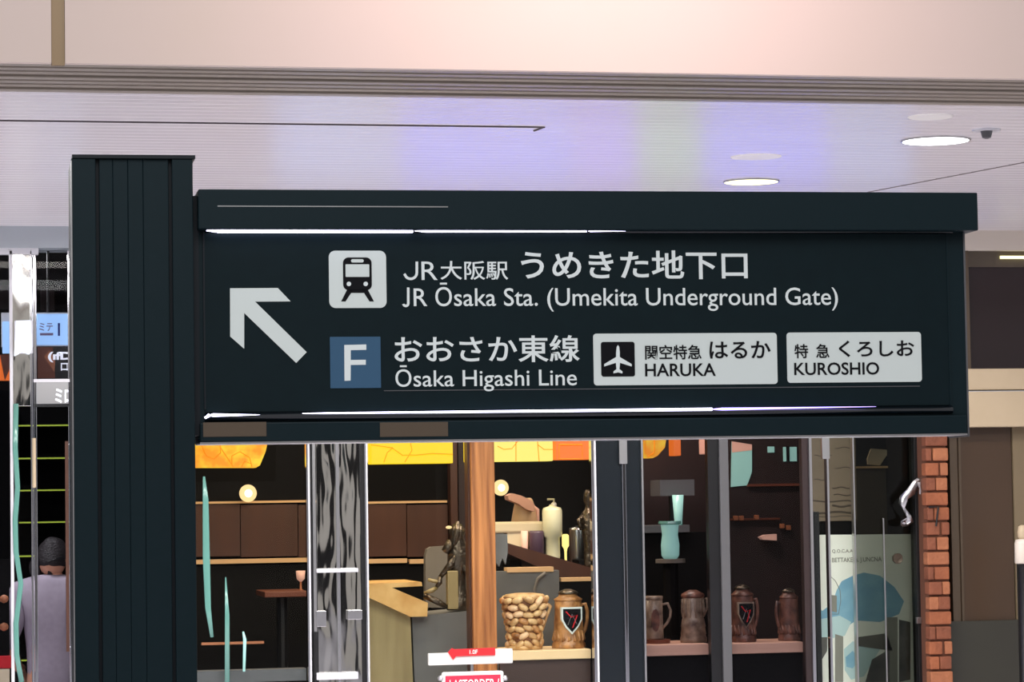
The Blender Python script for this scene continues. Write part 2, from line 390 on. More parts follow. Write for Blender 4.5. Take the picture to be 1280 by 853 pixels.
# iron cramp
obj('cramp', Tb([at(1161, 634, YB - .01), at(1173, 634, YB - .01), at(1170, 658, YB - .01)], .005), M['black'], bp_)

# ceiling fittings
def ceil_disc(name, label, cat, px0, px1, py, m, group=None):
    a, b = atz(px0, py, CEIL_Z), atz(px1, py, CEIL_Z); r = (b - a).length / 2; c = (a + b) / 2
    t = thing(name, label, cat, (c.x, c.y, CEIL_Z), group=group)
    bm = bmesh.new(); n = 36
    for (ra, za, rb, zb) in ((r, 0, r, -.006), (r, -.006, r * 1.05, -.006), (r * 1.05, -.006, r * 1.05, .0)):
        A = [bm.verts.new((c.x + math.cos(2 * math.pi * k / n) * ra, c.y + math.sin(2 * math.pi * k / n) * ra, CEIL_Z + za)) for k in range(n)]
        B_ = [bm.verts.new((c.x + math.cos(2 * math.pi * k / n) * rb, c.y + math.sin(2 * math.pi * k / n) * rb, CEIL_Z + zb)) for k in range(n)]
        for k in range(n): bm.faces.new((A[k], A[(k + 1) % n], B_[(k + 1) % n], B_[k]))
    obj('rim', bm, M['trim_alu'], t)
    obj('diffuser', La((c.x, c.y), [(r, CEIL_Z - .005), (r, CEIL_Z)], n=36), m, t)
    return c
ceil_disc('downlight', 'bright white round downlight at the right, nearest of the lit ones', 'downlight', 1129, 1210, 175, M['down_w'])
ceil_disc('downlight', 'warm yellow round downlight just above the sign hood', 'downlight', 906, 972, 226.5, M['down_y'])
c = atz(1233, 162, CEIL_Z)
sp = thing('sprinkler', 'small sprinkler head on a pale disc beside the white downlight', 'sprinkler', (c.x, c.y, CEIL_Z))
obj('cover_disc', La((c.x, c.y), [(.05, CEIL_Z - .006), (.052, CEIL_Z)]), M['white_alu'], sp)
obj('nozzle', La((c.x, c.y), [(.006, CEIL_Z - .034), (.016, CEIL_Z - .03), (.022, CEIL_Z - .006)]), M['greyframe'], sp)
c = atz(945, 196, CEIL_Z); 
obj('speaker_disc', La((c.x, c.y), [(.095, CEIL_Z - .003), (.1, CEIL_Z)]), M['white'], None, label='faint white flush disc in the ceiling behind the warm downlight', cat='ceiling disc')
c = atz(1163, 146, CEIL_Z); 
obj('speaker_disc', La((c.x, c.y), [(.075, CEIL_Z - .003), (.08, CEIL_Z)]), M['white'], None, label='faint white flush disc in the ceiling in front of the white downlight', cat='ceiling disc')

# far side of the hall, behind the camera (what the chrome and glass reflect)
struct('wall_hall', Bx(XL, XR, -6.2, -6, 0, 5), M['hall'])
for i, x in enumerate((-5.5, -2.2, 1.2, 4.4, 7.8)):
    struct('trim_%d' % (i + 1), Bx(x, x + 1.5, -6, -5.8, 0, 3.2), M['pillar_dark'])

# ================================================================== DIRECTION SIGN
SR = R(-1.5)
P0 = EYE + ray(640, 400) * 6.6
SU = Vector((math.cos(SR), math.sin(SR), 0)); SN = Vector((-math.sin(SR), math.cos(SR), 0))
base = at(168, 600, P0.y); 
# foot of the post
d = ray(168, 800); tt = (P0 - EYE).dot(SN) / d.dot(SN); foot = EYE + d * tt; foot.z = 0
sign = thing('direction_sign', 'dark navy direction sign board with white lettering and arrow, on a ribbed post', 'sign', foot, SR)
WS = WM[sign]; WSI = WS.inverted()
def sl(px, py, y=0.0):
    """pixel -> local point on the plane local-y = y of the sign"""
    dl = WSI.to_3x3() @ ray(px, py); e = WSI @ EYE
    return e + dl * ((y - e.y) / dl.y)
def srect(px0, py0, px1, py1, y=0.0):
    ym, xm = (py0 + py1) / 2, (px0 + px1) / 2
    return sl(px0, ym, y).x, sl(px1, ym, y).x, sl(xm, py1, y).z, sl(xm, py0, y).z
def spart(name, bm, m, parent=None, **k): return obj(name, bm, M[m], parent or sign, local=True, **k)
def sbox(name, m, px, y, d, parent=None, bev=0, **k):
    a, b, c, e = srect(*px, y); return spart(name, Bx(a, b, y, y + d, c, e, bev=bev), m, parent, **k)
# post
pz = sl(165, 196, -.03).z
def pcol(px0, px1, y0, y1, m, bev=.002, name='post_rib', parent=None):
    return spart(name, Bx(sl(px0, 500, y0).x, sl(px1, 500, y0).x, y0, y1, .02, pz - .004, bev=bev), m, parent)
post = pcol(90.5, 243, -.012, .22, 'navy_dark', name='post')
for q in ((91, 121.5, -.030), (126, 143, -.024), (143.1, 162, -.0236), (162.1, 181, -.0243), (181.1, 213, -.024), (217.5, 243.5, -.030)):
    pcol(q[0], q[1], q[2], .0, 'navy', parent=post)
spart('edge_strip', Bx(sl(90.3, 500, -.031).x, sl(91.8, 500, -.031).x, -.0315, -.02, .02, pz - .01), 'trim_alu')  # bright metal strip stands for the highlight on the post's left edge
spart('post_cap', Bx(sl(90, 196, -.032).x, sl(244, 196, -.032).x, -.034, .225, pz - .004, pz + .004), 'navy_dark')
spart('base_plate', Bx(sl(75, 600, 0).x, sl(260, 600, 0).x, -.10, .3, 0, .02, bev=.004), 'navy_dark')
# bracket between post and board
sbox('bracket', 'navy_dark', (242, 245, 249, 545), .0, .12)
# board
board = sbox('board', 'navy', (247, 286, 1208.5, 549), .0, .14, bev=.004)
spart('hood', Bx(sl(248, 260, -.05).x, sl(1222.5, 260, -.05).x, -.05, .16, sl(735, 287.3, -.05).z, sl(735, 238.6, -.05).z, bev=.003), 'navy')
sbox('hood_groove', 'trim_alu', (272, 257.6, 560, 258.8), -.0512, .002)  # bright line stands for the highlight along a hood groove
# face panel with frame lines
sbox('face_panel', 'navy_face', (256, 292, 1186, 511), -.004, .006)
sbox('panel_line', 'navy', (1185.2, 292, 1187, 512), -.0052, .004)
sbox('panel_line', 'greyframe', (480, 485.3, 1150, 486.3), -.0056, .003)
sbox('panel_line', 'navy_dark', (254.5, 290, 256.5, 512), -.0052, .004)
# glossy mouldings
for (ya, yb) in (((288.6), (0)),): pass
def mould(py, r, y, m='navy_gloss', x0=256, x1=1190):
    a, b = sl(x0, py, y), sl(x1, py, y); z = sl(720, py, y).z
    spart('moulding', Tb([(a.x, y, z), (b.x, y, z)], r, n=20), m, smooth=True)
mould(517, .010, -.004)
mould(289, .006, -.004)
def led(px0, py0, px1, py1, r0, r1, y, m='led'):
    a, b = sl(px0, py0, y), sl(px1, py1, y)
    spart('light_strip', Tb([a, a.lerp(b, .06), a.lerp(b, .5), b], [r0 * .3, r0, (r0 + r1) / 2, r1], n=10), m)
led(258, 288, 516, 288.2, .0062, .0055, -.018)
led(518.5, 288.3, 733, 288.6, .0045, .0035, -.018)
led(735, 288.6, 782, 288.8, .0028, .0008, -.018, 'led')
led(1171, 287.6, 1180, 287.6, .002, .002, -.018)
led(256, 523, 262, 519, .003, .004, -.012)  # lower strips: own glow stands for reflections on the moulding
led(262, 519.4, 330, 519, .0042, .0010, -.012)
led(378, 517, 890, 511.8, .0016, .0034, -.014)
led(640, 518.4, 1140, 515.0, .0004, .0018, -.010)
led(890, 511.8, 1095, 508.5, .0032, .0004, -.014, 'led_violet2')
# bottom rail + bright lower edge
rail_ = sbox('bottom_rail', 'navy', (250, 524, 1209, 547.6), -.012, .15, bev=.003)
sbox('edge_trim', 'trim_alu', (250, 547.6, 1209.5, 549.8), -.012, .15)
for q in ((254, 333), (475, 560)):
    sbox('rail_inset', 'bronzeframe', (q[0], 528, q[1], 546), -.0132, .003, rail_)  # brown patches stand for reflections in the glossy rail
a = sl(1208.8, 286, 0); 
sbox('end_trim', 'greyframe', (1206.8, 288, 1209, 546), -.002, .14)

# --- printed face
YF = -.0045
def flat(name, pts, m, y=YF, t=.0015, parent=None, label=None):
    q = [sl(px, py, y) for px, py in pts]
    return spart(name, Pr([(p.x, p.z) for p in q], y - t, y + .0005), m, parent, label=label)
def plate(name, px, r, m, y=YF, t=.0015, parent=None, label=None):
    a, b, c, e = srect(*px, y); rr = abs(sl(px[0] + r, 400, y).x - sl(px[0], 400, y).x)
    return spart(name, Pr(rrect(a, b, c, e, rr), y - t, y + .0005), m, parent, label=label)
def circ(name, cx, cy, r, m, y, parent):
    return flat(name, [(cx + r * math.cos(2 * math.pi * k / 20), cy + r * math.sin(2 * math.pi * k / 20)) for k in range(20)], m, y, .0008, parent)
def letter(s, px, m='print_white', y=YF, weight=0.0, parent=None):
    a, b, c, e = srect(*px, y)
    return lettering(s, a, b, c, e, y, M[m], parent or sign, weight)
flat('arrow', [(287.5, 360.6), (347.2, 360.2), (363.2, 377), (318.8, 377.3), (383.3, 440.5), (370.2, 454), (305.2, 391.5), (305.2, 436.3), (287.7, 420.9)], 'print_grey', label='large white arrow pointing up to the left')
tp = plate('pictogram_plate', (411.2, 313.6, 482.8, 385.2), 8, 'print_grey', label='white rounded plate with a black train front')
Y2, Y3 = YF - .0015, YF - .0023
plate('train_body', (428.8, 322, 464.6, 363), 7, 'print_black', Y2, .0008, tp)
plate('train_sign', (438.8, 324.2, 454.6, 328.3), 2, 'print_grey', Y3, .0006, tp)
plate('train_windscreen', (431.9, 330.6, 461.6, 346.3), .8, 'print_grey', Y3, .0006, tp)
circ('train_lamp', 436.1, 355.1, 2.8, 'print_white', Y3, tp); circ('train_lamp', 457.1, 355.1, 2.8, 'print_white', Y3, tp)
flat('rail_mark', [(434.5, 361), (441.5, 362.5), (431.8, 377), (426.4, 377)], 'print_black', Y2, .0008, tp)
flat('rail_mark', [(452.5, 362.5), (459, 361), (467.3, 377), (461.9, 377)], 'print_black', Y2, .0008, tp)
flat('rail_mark', [(436, 362), (457, 362), (455.5, 366.3), (438, 366.3)], 'print_black', Y2, .0008, tp)
def jay(x0, x1, y0, y1, w_):
    r_ = (x1 - x0) * .5; cx_ = x1 - w_ - r_ * .55; P_ = [(x1, y0), (x1, y1 - r_)]
    P_ += [(x1 - r_ + r_ * math.cos(R(a_)), y1 - r_ + r_ * math.sin(R(a_))) for a_ in range(15, 150, 15)] + [(x0, y1 - r_ * .75)]
    P_ += [(x0 + w_ * .8, y1 - r_ * .95)] + [(x1 - r_ + (r_ - w_) * math.cos(R(a_)), y1 - r_ + (r_ - w_) * math.sin(R(a_))) for a_ in range(135, 0, -15)] + [(x1 - w_, y1 - r_), (x1 - w_, y0)]
    flat('lettering', P_, 'print_white', YF, .0012)
jay(504, 522.6, 327.2, 350.4, 3.2)
letter('R', (526.8, 327.2, 546.8, 350.2), weight=.0)
letter('大阪駅', (550.4, 326.4, 635, 350), weight=.008)
letter('うめきた地下口', (651, 313.2, 934.3, 349.3), weight=.016)
jay(502.6, 511.8, 359.6, 384.2, 3.1)
letter('R Ōsaka Sta. (Umekita Underground Gate)', (517, 353.2, 1047.2, 389.3), weight=.004)
fb = plate('line_plate', (412.6, 421.2, 475.8, 485.4), .6, 'print_blue', label='blue square with a white letter F')
flat('lettering', [(430.3, 431.5), (457.8, 430.8), (457.8, 437.6), (438.4, 438), (438.4, 450.2), (457.2, 450), (457.2, 456.2), (438.4, 456.5), (438.2, 476), (430.6, 476.4)], 'print_white', Y2, .0008, fb)
letter('おおさか東線', (493, 419.6, 724.4, 453.3), weight=.013)
letter('Ōsaka Higashi Line', (494.3, 456.2, 720.9, 489.4), weight=.004)
hp = plate('train_plate', (741.8, 416.8, 971.3, 481.2), 4, 'print_grey', label='white plate reading HARUKA with an aeroplane symbol')
pl = plate('plane_square', (751.3, 427.6, 793.4, 471), 3, 'print_black', Y2, .0008, hp)
cx = 772.4
half = [(0, 431.4), (1.6, 434), (2.3, 441), (2.3, 446.5), (17.2, 455.4), (17.2, 458.4), (2.6, 453.8), (1.9, 461.6), (5.6, 464.6), (5.6, 467), (0, 465.8)]
flat('plane_symbol', [(cx + x, y) for x, y in half] + [(cx - x, y) for x, y in half[::-1][1:-1]], 'print_white', Y3, .0006, hp)
letter('関空特急', (806.3, 431.4, 876.7, 449.6), 'print_black', Y2, .012, hp)
letter('はるか', (886.8, 426.6, 963.2, 448.4), 'print_black', Y2, .014, hp)
letter('HARUKA', (806.3, 454.6, 894.5, 470.6), 'print_black', Y2, .012, hp)
kp = plate('train_plate', (983.6, 415.6, 1151.6, 478.2), 4, 'print_grey', label='white plate reading KUROSHIO')
letter('特', (993, 430.4, 1010, 448), 'print_black', Y2, .012, kp)
letter('急', (1020, 430.2, 1036.6, 447.6), 'print_black', Y2, .012, kp)
letter('くろしお', (1048.6, 425.8, 1142.6, 446.3), 'print_black', Y2, .014, kp)
letter('KUROSHIO', (992.7, 453.3, 1098.8, 468.9), 'print_black', Y2, .012, kp)

# ================================================================== LEFT SHOP FRONT (window_1)
G = WALL + .03
Wn1 = thing('window_1', None, None, (at(44, 600, G).x, G, 0), kind='structure')
def vpost(name, m, px0, px1, Y, d, parent, py0=313, py1=None, bev=.002, pyref=600, label=None, kind=None):
    a, b = at(px0, pyref, Y).x, at(px1, pyref, Y).x
    z0 = 0 if py1 is None else at((px0 + px1) / 2, py1, Y).z
    return obj(name, Bx(a, b, Y, Y + d, z0, at((px0 + px1) / 2, py0, Y).z, bev=bev), m, parent, label=label, kind=kind)
vpost('steel_column', M['wavy'], 14.5, 38, G - .02, .08, Wn1, py1=508, pyref=400)
pbox('pane', M['glass_dark'], (14, 508, 42, 853), G, .006, Wn1, z0=0)
vpost('edge_strip', M['white_alu'], 13, 17, G - .03, .03, Wn1)
vpost('frame_post', M['chrome'], 39, 41.5, G - .03, .05, Wn1)
vpost('frame_post', M['chrome'], 42.5, 46.5, G - .02, .05, Wn1)
vpost('frame_post', M['chrome'], 86, 89, G - .02, .05, Wn1)
pbox('frame_rail', M['chrome'], (42, 505, 88, 509), G - .02, .04, Wn1)
pbox('frame_rail', M['white_alu'], (42, 474, 88, 478), G - .02, .04, Wn1)
hb = pbox('push_plate', M['steel'], (42, 478, 88, 505), G - .015, .03, Wn1)
plettering('ミロ', (69, 486, 90, 504), G - .016, M['glyph'], hb, .02)
pbox('pane', M['glass_dark'], (46, 313, 88, 853), G, .006, Wn1, z0=0)
pbox('pane', M['glass_dark'], (-60, 318, 14, 853), G, .006, Wn1, z0=0)
pbox('transom', M['white_alu'], (-60, 309, 48, 318), G - .03, .06, Wn1)
pts = [(20, 505), (19, 560), (22, 610), (19, 650), (20, 690), (26, 730), (20, 780), (21, 820), (27, 853)]
tg = obj('glass_edge', Tb([at(x, y, G - .035) for x, y in pts], .012, flat=.4), M['teal'], Wn1, smooth=True)  # wavy teal strip stands for a distorted reflection
obj('pull_handle', Tb([at(42.5, 548, G - .05), at(42.8, 610, G - .05)], .009), M['beige'], Wn1)
h = thing('door_pull', 'tall slim brown wooden door pull at the edge of the left shop front', 'handle', at(84.5, 812, G - .06))
obj('grip', Bx(at(82, 680, G - .06).x, at(86, 680, G - .06).x, G - .07, G - .055, at(84, 815, G - .06).z, at(84, 552, G - .06).z), M['int_brown'], h)
for yy in (556, 810): obj('mount', Tb([at(84, yy, G - .056), at(84, yy, G + .0)], .005), M['chrome'], h)
# interior of left shop
YI = WALL + 3.2
struct('wall_left_shop_back', Bx(XL, at(180, 500, YI).x, YI, YI + .1, 0, CEIL_Z), M['int_black'])
struct('wall_partition', Bx(at(150, 500, WALL).x, at(160, 500, WALL).x, WALL + .3, YI, 0, CEIL_Z), M['int_black'])
def poster(name, label, cat, m, px, Y, d=.02, group=None, z0=None):
    return pbox(name, m, px, Y, d, None, label=label, cat=cat, group=group, z0=z0)
poster('wall_panel', 'dull red panel beside the steel column, behind the left shop glass above the lit sign', 'panel', M['int_darkred'], (51, 358, 68, 388), YI - .03, .03)
poster('wall_panel', 'dull red panel at the left edge of the photo above the blue lit sign', 'panel', M['int_darkred'], (-20, 357, 12, 386), YI - .03, .03)
lb = thing('lit_sign', 'pale blue lit sign with a dark blue bar, behind the left shop glass', 'sign', at(44, 432, G + .1))
pbox('case', M['white_alu'], (2, 391, 100, 433), G + .10, .06, lb, z1=None)
pbox('light_face', M['lightbox'], (46, 392.5, 99, 431.5), G + .092, .01, lb, bev=.003)
pbox('light_face', M['lightbox'], (3, 402, 15, 442), G + .080, .02, lb, bev=.003)
pbox('bar_mark', M['barblue'], (72.4, 404, 75, 420), G + .088, .004, lb)
plettering('ミテ', (49, 404, 66, 414), G + .091, M['mauve'], lb, .01)
pbox('text_line', M['mauve'], (50, 416.5, 66.5, 419.5), G + .090, .003, lb)
obj('hanger', Tb([at(60, 393, G + .13), at(60, 300, G + .13)], .006), M['black'], lb)
wl = thing('lit_blade_sign', 'glaring white lit blade sign fixed on the steel column', 'sign', at(28, 443, G - .05))
pbox('case', M['white_alu'], (18, 401, 41, 442), G - .055, .034, wl, bev=.003)  # carries the glow that stands for the column reflection
pprism('light_face', M['lightbox_w'], [(20, 401), (38, 400.5), (40, 436), (37, 443), (27, 441), (17.5, 445)], G - .060, .006, wl)  # glowing face and its case stand for a reflection on the column
db = thing('dark_menu_sign', 'brown and black sign with chunky white characters under the pale blue lit sign', 'sign', at(68, 473, G + .1))
pbox('board', M['black'], (47, 433.5, 100, 473.5), G + .10, .03, db)
pprism('brown_field', M['brownboard'], [(47, 434), (66, 434), (69, 473), (47, 473)], G + .096, .006, db)
pprism('tan_field', M['brownboard2'], [(55, 446), (62, 438), (69, 452), (68, 465)], G + .094, .004, db)
plettering('(ıfD', (60, 440, 89, 453), G + .093, M['glyph'], db, .04)
plettering('ロ-', (76, 454, 90, 463.5), G + .093, M['glyph'], db, .02)
obj('hanger', Tb([at(80, 434, G + .115), at(80, 433.2, G + .115)], .006), M['black'], db)
og = thing('amber_poster', 'orange panel with a brown peak shape at the left edge, below the blue lit sign', 'poster', at(0, 477, G + .2))
pbox('board', M['orange_r'], (-30, 444, 12, 476), G + .2, .02, og)
pprism('peak', M['brownboard'], [(0, 444), (12, 444), (12, 462), (6, 476)], G + .196, .005, og)
obj('post', Tb([at(-20, 476, G + .23), (at(-20, 476, G + .23).x, G + .23, 0)], .01), M['black'], og)
# shelving with lime strip lights
YS = WALL + 2.2
sh = thing('lit_shelving', 'tall black shelving with glowing lime strips, behind the person', 'shelving', (at(55, 700, YS).x, YS, 0))
obj('back_board', Bx(at(22, 700, YS).x, at(120, 700, YS).x, YS + .3, YS + .33, 0, at(60, 510, YS).z), M['int_black'], sh)
for x in (22, 118): obj('side_board', Bx(at(x, 700, YS).x - .012, at(x, 700, YS).x + .012, YS, YS + .3, 0, at(60, 510, YS).z), M['int_black'], sh)
for yy in (531, 572, 612, 652, 694, 736, 778, 824):
    zz = at(60, yy, YS).z
    s_ = obj('shelf', Bx(at(22, 700, YS).x, at(118, 700, YS).x, YS, YS + .3, zz - .012, zz), M['int_black'], sh)
    obj('strip_light', Bx(at(24, 700, YS).x, at(116, 700, YS).x, YS - .008, YS, zz - .009, zz - .001), M['lime'], s_)
# small things low at the left edge
poster('red_crate', 'flat red crate at the left edge low behind the glass', 'crate', M['red'], (-20, 822, 14, 836), G + .25, .12)
poster('cream_box', 'cream box below the red crate at the left edge', 'box', M['cream'], (-20, 837, 12, 853), G + .25, .12, z0=0.0)
for xx, yy, lab in ((5, 749, 'upper of two round orange lamps at the left edge'), (5, 784, 'lower of two round orange lamps at the left edge')):
    c = at(xx, yy, G + .3); t = thing('glow_lamp', lab, 'lamp', c + Vector((0, 0, -.02)))
    obj('globe', La((c.x, c.y), [(.004, c.z - .02), (.018, c.z - .012), (.022, c.z), (.018, c.z + .012), (.004, c.z + .02)], n=14), M['brownboard2'], t, smooth=True)
    obj('stem', Tb([c, c + Vector((0, .25, 0))], .004), M['black'], t)
obj('lamp_board', Bx(at(-25, 760, G + .55).x, at(12, 760, G + .55).x, G + .55, G + .58, 0, at(0, 700, G + .55).z), M['int_black'], None, label='black board behind the orange lamps at the left edge', cat='board')

# ================================================================== CENTRE CAFE
YC = WALL + 2.6
# shell
struct('ceiling_cafe', Bx(XL, XR, WALL + .26, WALL + 5, CEIL_Z - .03, CEIL_Z - .01), M['int_black'])
struct('wall_cafe_back', Bx(at(150, 500, YC).x, at(1190, 500, YC).x, YC, YC + .1, 0, CEIL_Z), M['int_black'])
struct('wall_cafe_side', Bx(at(1150, 500, WALL).x, at(1160, 500, WALL).x, WALL + .2, YC, 0, CEIL_Z), M['int_black'])
# brown wood dado with rails
dp = thing('wood_dado', 'brown wood wall panelling with pale rails on the cafe back wall', 'panelling', (at(400, 700, YC - .05).x, YC - .03, 0))
for (a, b) in ((232, 300), (301, 372), (373, 440), (441, 508), (509, 560)):
    pbox('panel', M['int_brown'], (a, 631, b, 696), YC - .04, .03, dp)
for (a, b) in ((225, 395), (455, 559)):
    pbox('rail', M['rail'], (a, 626.6, b, 629.4), YC - .05, .045, dp)
for (a, b) in ((225, 395), (455, 509), (512, 575)):
    pbox('rail', M['rail'], (a, 699, b, 704.5), YC - .07, .065, dp)
pbox('kick_panel', M['int_black'], (225, 705, 575, 853), YC - .045, .04, dp, z0=0)
vpost('corner_post', M['int_brown'], 563, 572, YC - .10, .09, dp, py0=548)
vpost('corner_post', M['int_darkred'], 573, 590, YC - .08, .07, dp, py0=548)
# booth tables on the left
bt = thing('cafe_table', 'small orange-topped table seen dim behind the left glass', 'table', (at(361, 745, YC - .7).x, YC - .6, 0))
a = rc(328, 739, 382, 746, YC - .7)
obj('tabletop', Bx(a[0], a[1], YC - .8, YC - .4, a[2], a[3], bev=.004), M['brownboard'], bt)
obj('leg', Tb([((a[0] + a[1]) / 2, YC - .6, 0), ((a[0] + a[1]) / 2, YC - .6, a[2])], .03), M['black'], bt)
obj('foot', La(((a[0] + a[1]) / 2, YC - .6), [(.16, 0), (.14, .02), (.03, .03)]), M['black'], bt)
c = at(376, 739, YC - .6)
gb = thing('goblet', 'pale goblet standing on the dim cafe table', 'goblet', c)
zz = at(376, 739, YC - .6).z
obj('bowl', La((c.x, c.y), [(.006, zz + .05), (.022, zz + .065), (.026, zz + .11), (.024, zz + .11)]), M['peach'], gb, smooth=True)
obj('stem', La((c.x, c.y), [(.024, zz), (.006, zz + .01), (.005, zz + .052)]), M['brownboard2'], gb, smooth=True)

# lamp shades
LAMPGRP = 'amber shades hanging across the cafe'
def shade(px, Y, m, label, lead=(), slant=None):
    x0_, y0_, x1_, y1_ = px; c = at((x0_ + x1_) / 2, y1_, Y)
    t = thing('pendant_lamp', label, 'lamp', c, group=LAMPGRP)
    if slant: pprism('shade', m, slant, Y, .12, t)
    else: pbox('shade', m, (x0_, y0_ - 22, x1_, y1_), Y, .12, t, bev=.004)
    for L in lead: obj('leading', Tb([at(x, y, Y - .002) for x, y in L], .0022, n=6), M['leading'], t)
    obj('rod', Tb([at((x0_ + x1_) / 2, y0_ - 20, Y + .06), Vector((c.x, Y + .06, CEIL_Z))], .006), M['black'], t)
    return t
YL = WALL + .9
shade((243, 556, 335, 585), YL, M['orange'], 'amber stained-glass shade with a slanted end, leftmost beside the post',
      [[(252, 557), (258, 570), (268, 574), (276, 566), (275, 556)], [(290, 582), (290, 570), (300, 565), (312, 572), (315, 584)], [(276, 560), (284, 572), (292, 584)], [(302, 584), (306, 577), (314, 580)]],
      slant=[(243, 530), (340, 530), (332, 565), (325, 582), (320, 585), (244, 585)])
shade((464, 553, 566, 580), YL, M['yellow'], 'wide bright yellow shade with cracked lines, right of the chrome door',
      [[(464, 556), (490, 560), (503, 569), (520, 569), (540, 567), (566, 568)], [(480, 578), (484, 566), (491, 560)], [(513, 553), (515, 563), (506, 578)]])
shade((584.5, 553, 591, 578), YL + .1, M['yellow'], 'narrow yellow shade just left of the wooden post')
shade((616, 550, 691, 577), YL, M['yellow_pale'], 'pale yellow shade with curved lines, right of the wooden post',
      [[(622, 558), (630, 562), (640, 561), (647, 552)], [(645, 552), (645, 577)], [(672, 552), (674, 577)], [(672, 556), (680, 562), (691, 562)]])
shade((695, 549, 739, 575), YL, M['orange_r'], 'orange-red square shade beside the second chrome frame',
      [[(699, 556), (728, 556), (728, 574), (699, 574), (699, 556)]])
shade((808, 548, 833, 572), YL, M['orange'], 'amber shade with a curved edge in the narrow dark window',
      [[(818, 549), (818, 566), (810, 571)]], slant=[(808, 530), (836, 530), (831, 560), (822, 570), (816, 573), (808, 573)])
shade((843, 552, 851, 570), YL, M['orange_r'], 'small orange-red shade in the narrow dark window')
shade((881, 548, 889, 568), YL + .05, M['peach'], 'slim pinkish shade at the right of the narrow dark window')
shade((455.5, 553, 460, 579), YL - .2, M['peach'], 'thin pale shade at the chrome door frame')
def globe(cx, cy, r, Y, label):
    c = at(cx, cy, Y); rr = r / F_PX * (Y * 1.0)
    t = thing('wall_lamp', label, 'lamp', c)
    bm = bmesh.new(); bmesh.ops.create_uvsphere(bm, u_segments=20, v_segments=12, radius=rr, matrix=Matrix.Translation(c) @ Matrix.Diagonal((1, .5, 1, 1)))
    obj('globe', bm, M['globe'], t, smooth=True)
    bm = bmesh.new(); bmesh.ops.create_uvsphere(bm, u_segments=16, v_segments=10, radius=rr * .45, matrix=Matrix.Translation(c + Vector((0, -rr * .38, 0))))
    obj('bulb', bm, M['bulb'], t, smooth=True)
    obj('bracket', Tb([c + Vector((0, rr * .4, 0)), Vector((c.x, YC, c.z))], .008), M['bronze'], t)
globe(310, 617, 11, YC - .12, 'round glowing wall lamp above the brown panelling at left')
globe(626, 610, 10.3, YC - .12, 'round glowing wall lamp right of the wooden post')

# shop-front frames
D1 = thing('door_1', None, None, (at(420, 700, G).x, G, 0), kind='structure')
for q, mm in (((383, 385), 'chrome'), ((385, 387.4), 'white_alu'), ((390.6, 394.4), 'trim_alu'), ((456, 457.6), 'chrome'), ((457.6, 459.6), 'white_alu')): vpost('frame_post', M[mm], q[0], q[1], G - .03, .05, D1, py0=500)  # white strips paint the bright highlights on the chrome posts
vpost('frame_groove', M['black'], 387.5, 391, G - .015, .03, D1, py0=500)
vpost('frame_groove', M['black'], 450, 456, G - .012, .03, D1, py0=500)
vpost('mirror_panel', M['wavy'], 395, 450, G - .01, .02, D1, py0=500)
vpost('meeting_stile', M['steel'], 420, 424, G - .024, .03, D1, py0=500)
pbox('push_bar', M['white_alu'], (396, 711, 448, 716), G - .05, .02, D1, bev=.003)
pbox('push_bar', M['white_alu'], (396, 841, 448, 850), G - .05, .02, D1, bev=.003)
for q in ((396, 764, 408, 784), (435, 763, 453, 775)): pbox('lock_case', M['steel'], q, G - .045, .03, D1, bev=.003)
vpost('lower_stile', M['black'], 390, 396, G - .036, .02, D1, py0=790)
W2 = thing('window_2', None, None, (at(320, 700, G).x, G, 0), kind='structure')
pbox('pane', M['glass'], (243, 500, 383, 853), G, .006, W2, z0=0)
pts2 = [(255, 596), (257, 625), (258, 700), (260, 760), (265, 797)]
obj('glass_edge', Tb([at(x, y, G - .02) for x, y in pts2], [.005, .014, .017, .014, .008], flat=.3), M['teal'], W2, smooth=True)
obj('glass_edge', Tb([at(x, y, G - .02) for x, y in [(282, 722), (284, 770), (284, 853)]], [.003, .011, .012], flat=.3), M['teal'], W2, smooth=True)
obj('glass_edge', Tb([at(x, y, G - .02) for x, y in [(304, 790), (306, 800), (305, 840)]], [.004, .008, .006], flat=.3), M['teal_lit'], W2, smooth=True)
pbox('sill_rail', M['greyframe'], (245, 838, 383, 853), G + .02, .1, W2)
pbox('sill_rail', M['brownboard2'], (252, 803, 330, 806), G + .3, .02, W2)
W3 = thing('window_3', None, None, (at(600, 700, G).x, G, 0), kind='structure')
pbox('pane', M['glass'], (460, 500, 740, 853), G, .006, W3, z0=0)
vpost('frame_post', M['chrome'], 739.5, 742, G - .03, .05, W3, py0=500)
vpost('frame_post', M['white_alu'], 743, 745.5, G - .03, .05, W3, py0=500)
D2 = thing('door_2', None, None, (at(775, 700, G).x, G, 0), kind='structure')
vpost('door_panel', M['darkdoor'], 745.5, 803, G - .01, .05, D2, py0=500)
vpost('frame_post', M['chrome'], 778, 782.5, G - .03, .03, D2, py0=500)
vpost('frame_post', M['trim_alu'], 802, 804.5, G - .03, .04, D2, py0=500)
pbox('top_hinge', M['trim_alu'], (774, 535, 784, 580), G - .034, .02, D2, bev=.002)
W4 = thing('window_4', None, None, (at(850, 700, G).x, G, 0), kind='structure')
pbox('pane', M['glass_dark'], (804, 500, 890, 853), G, .006, W4, z0=0)
vpost('frame_post', M['pillar_dark'], 885, 900, G - .012, .05, W4, py0=500)
vpost('frame_post', M['greyframe'], 900, 911, G - .03, .06, W4, py0=500)
W5 = thing('window_5', None, None, (at(960, 700, G).x, G, 0), kind='structure')
pbox('pane', M['glass_dark'], (911, 500, 1006, 853), G, .006, W5, z0=0)
vpost('frame_post', M['int_darkred'], 1003, 1010, G - .01, .05, W5, py0=500)
vpost('frame_post', M['chrome'], 1011.5, 1015.5, G - .03, .05, W5, py0=500)
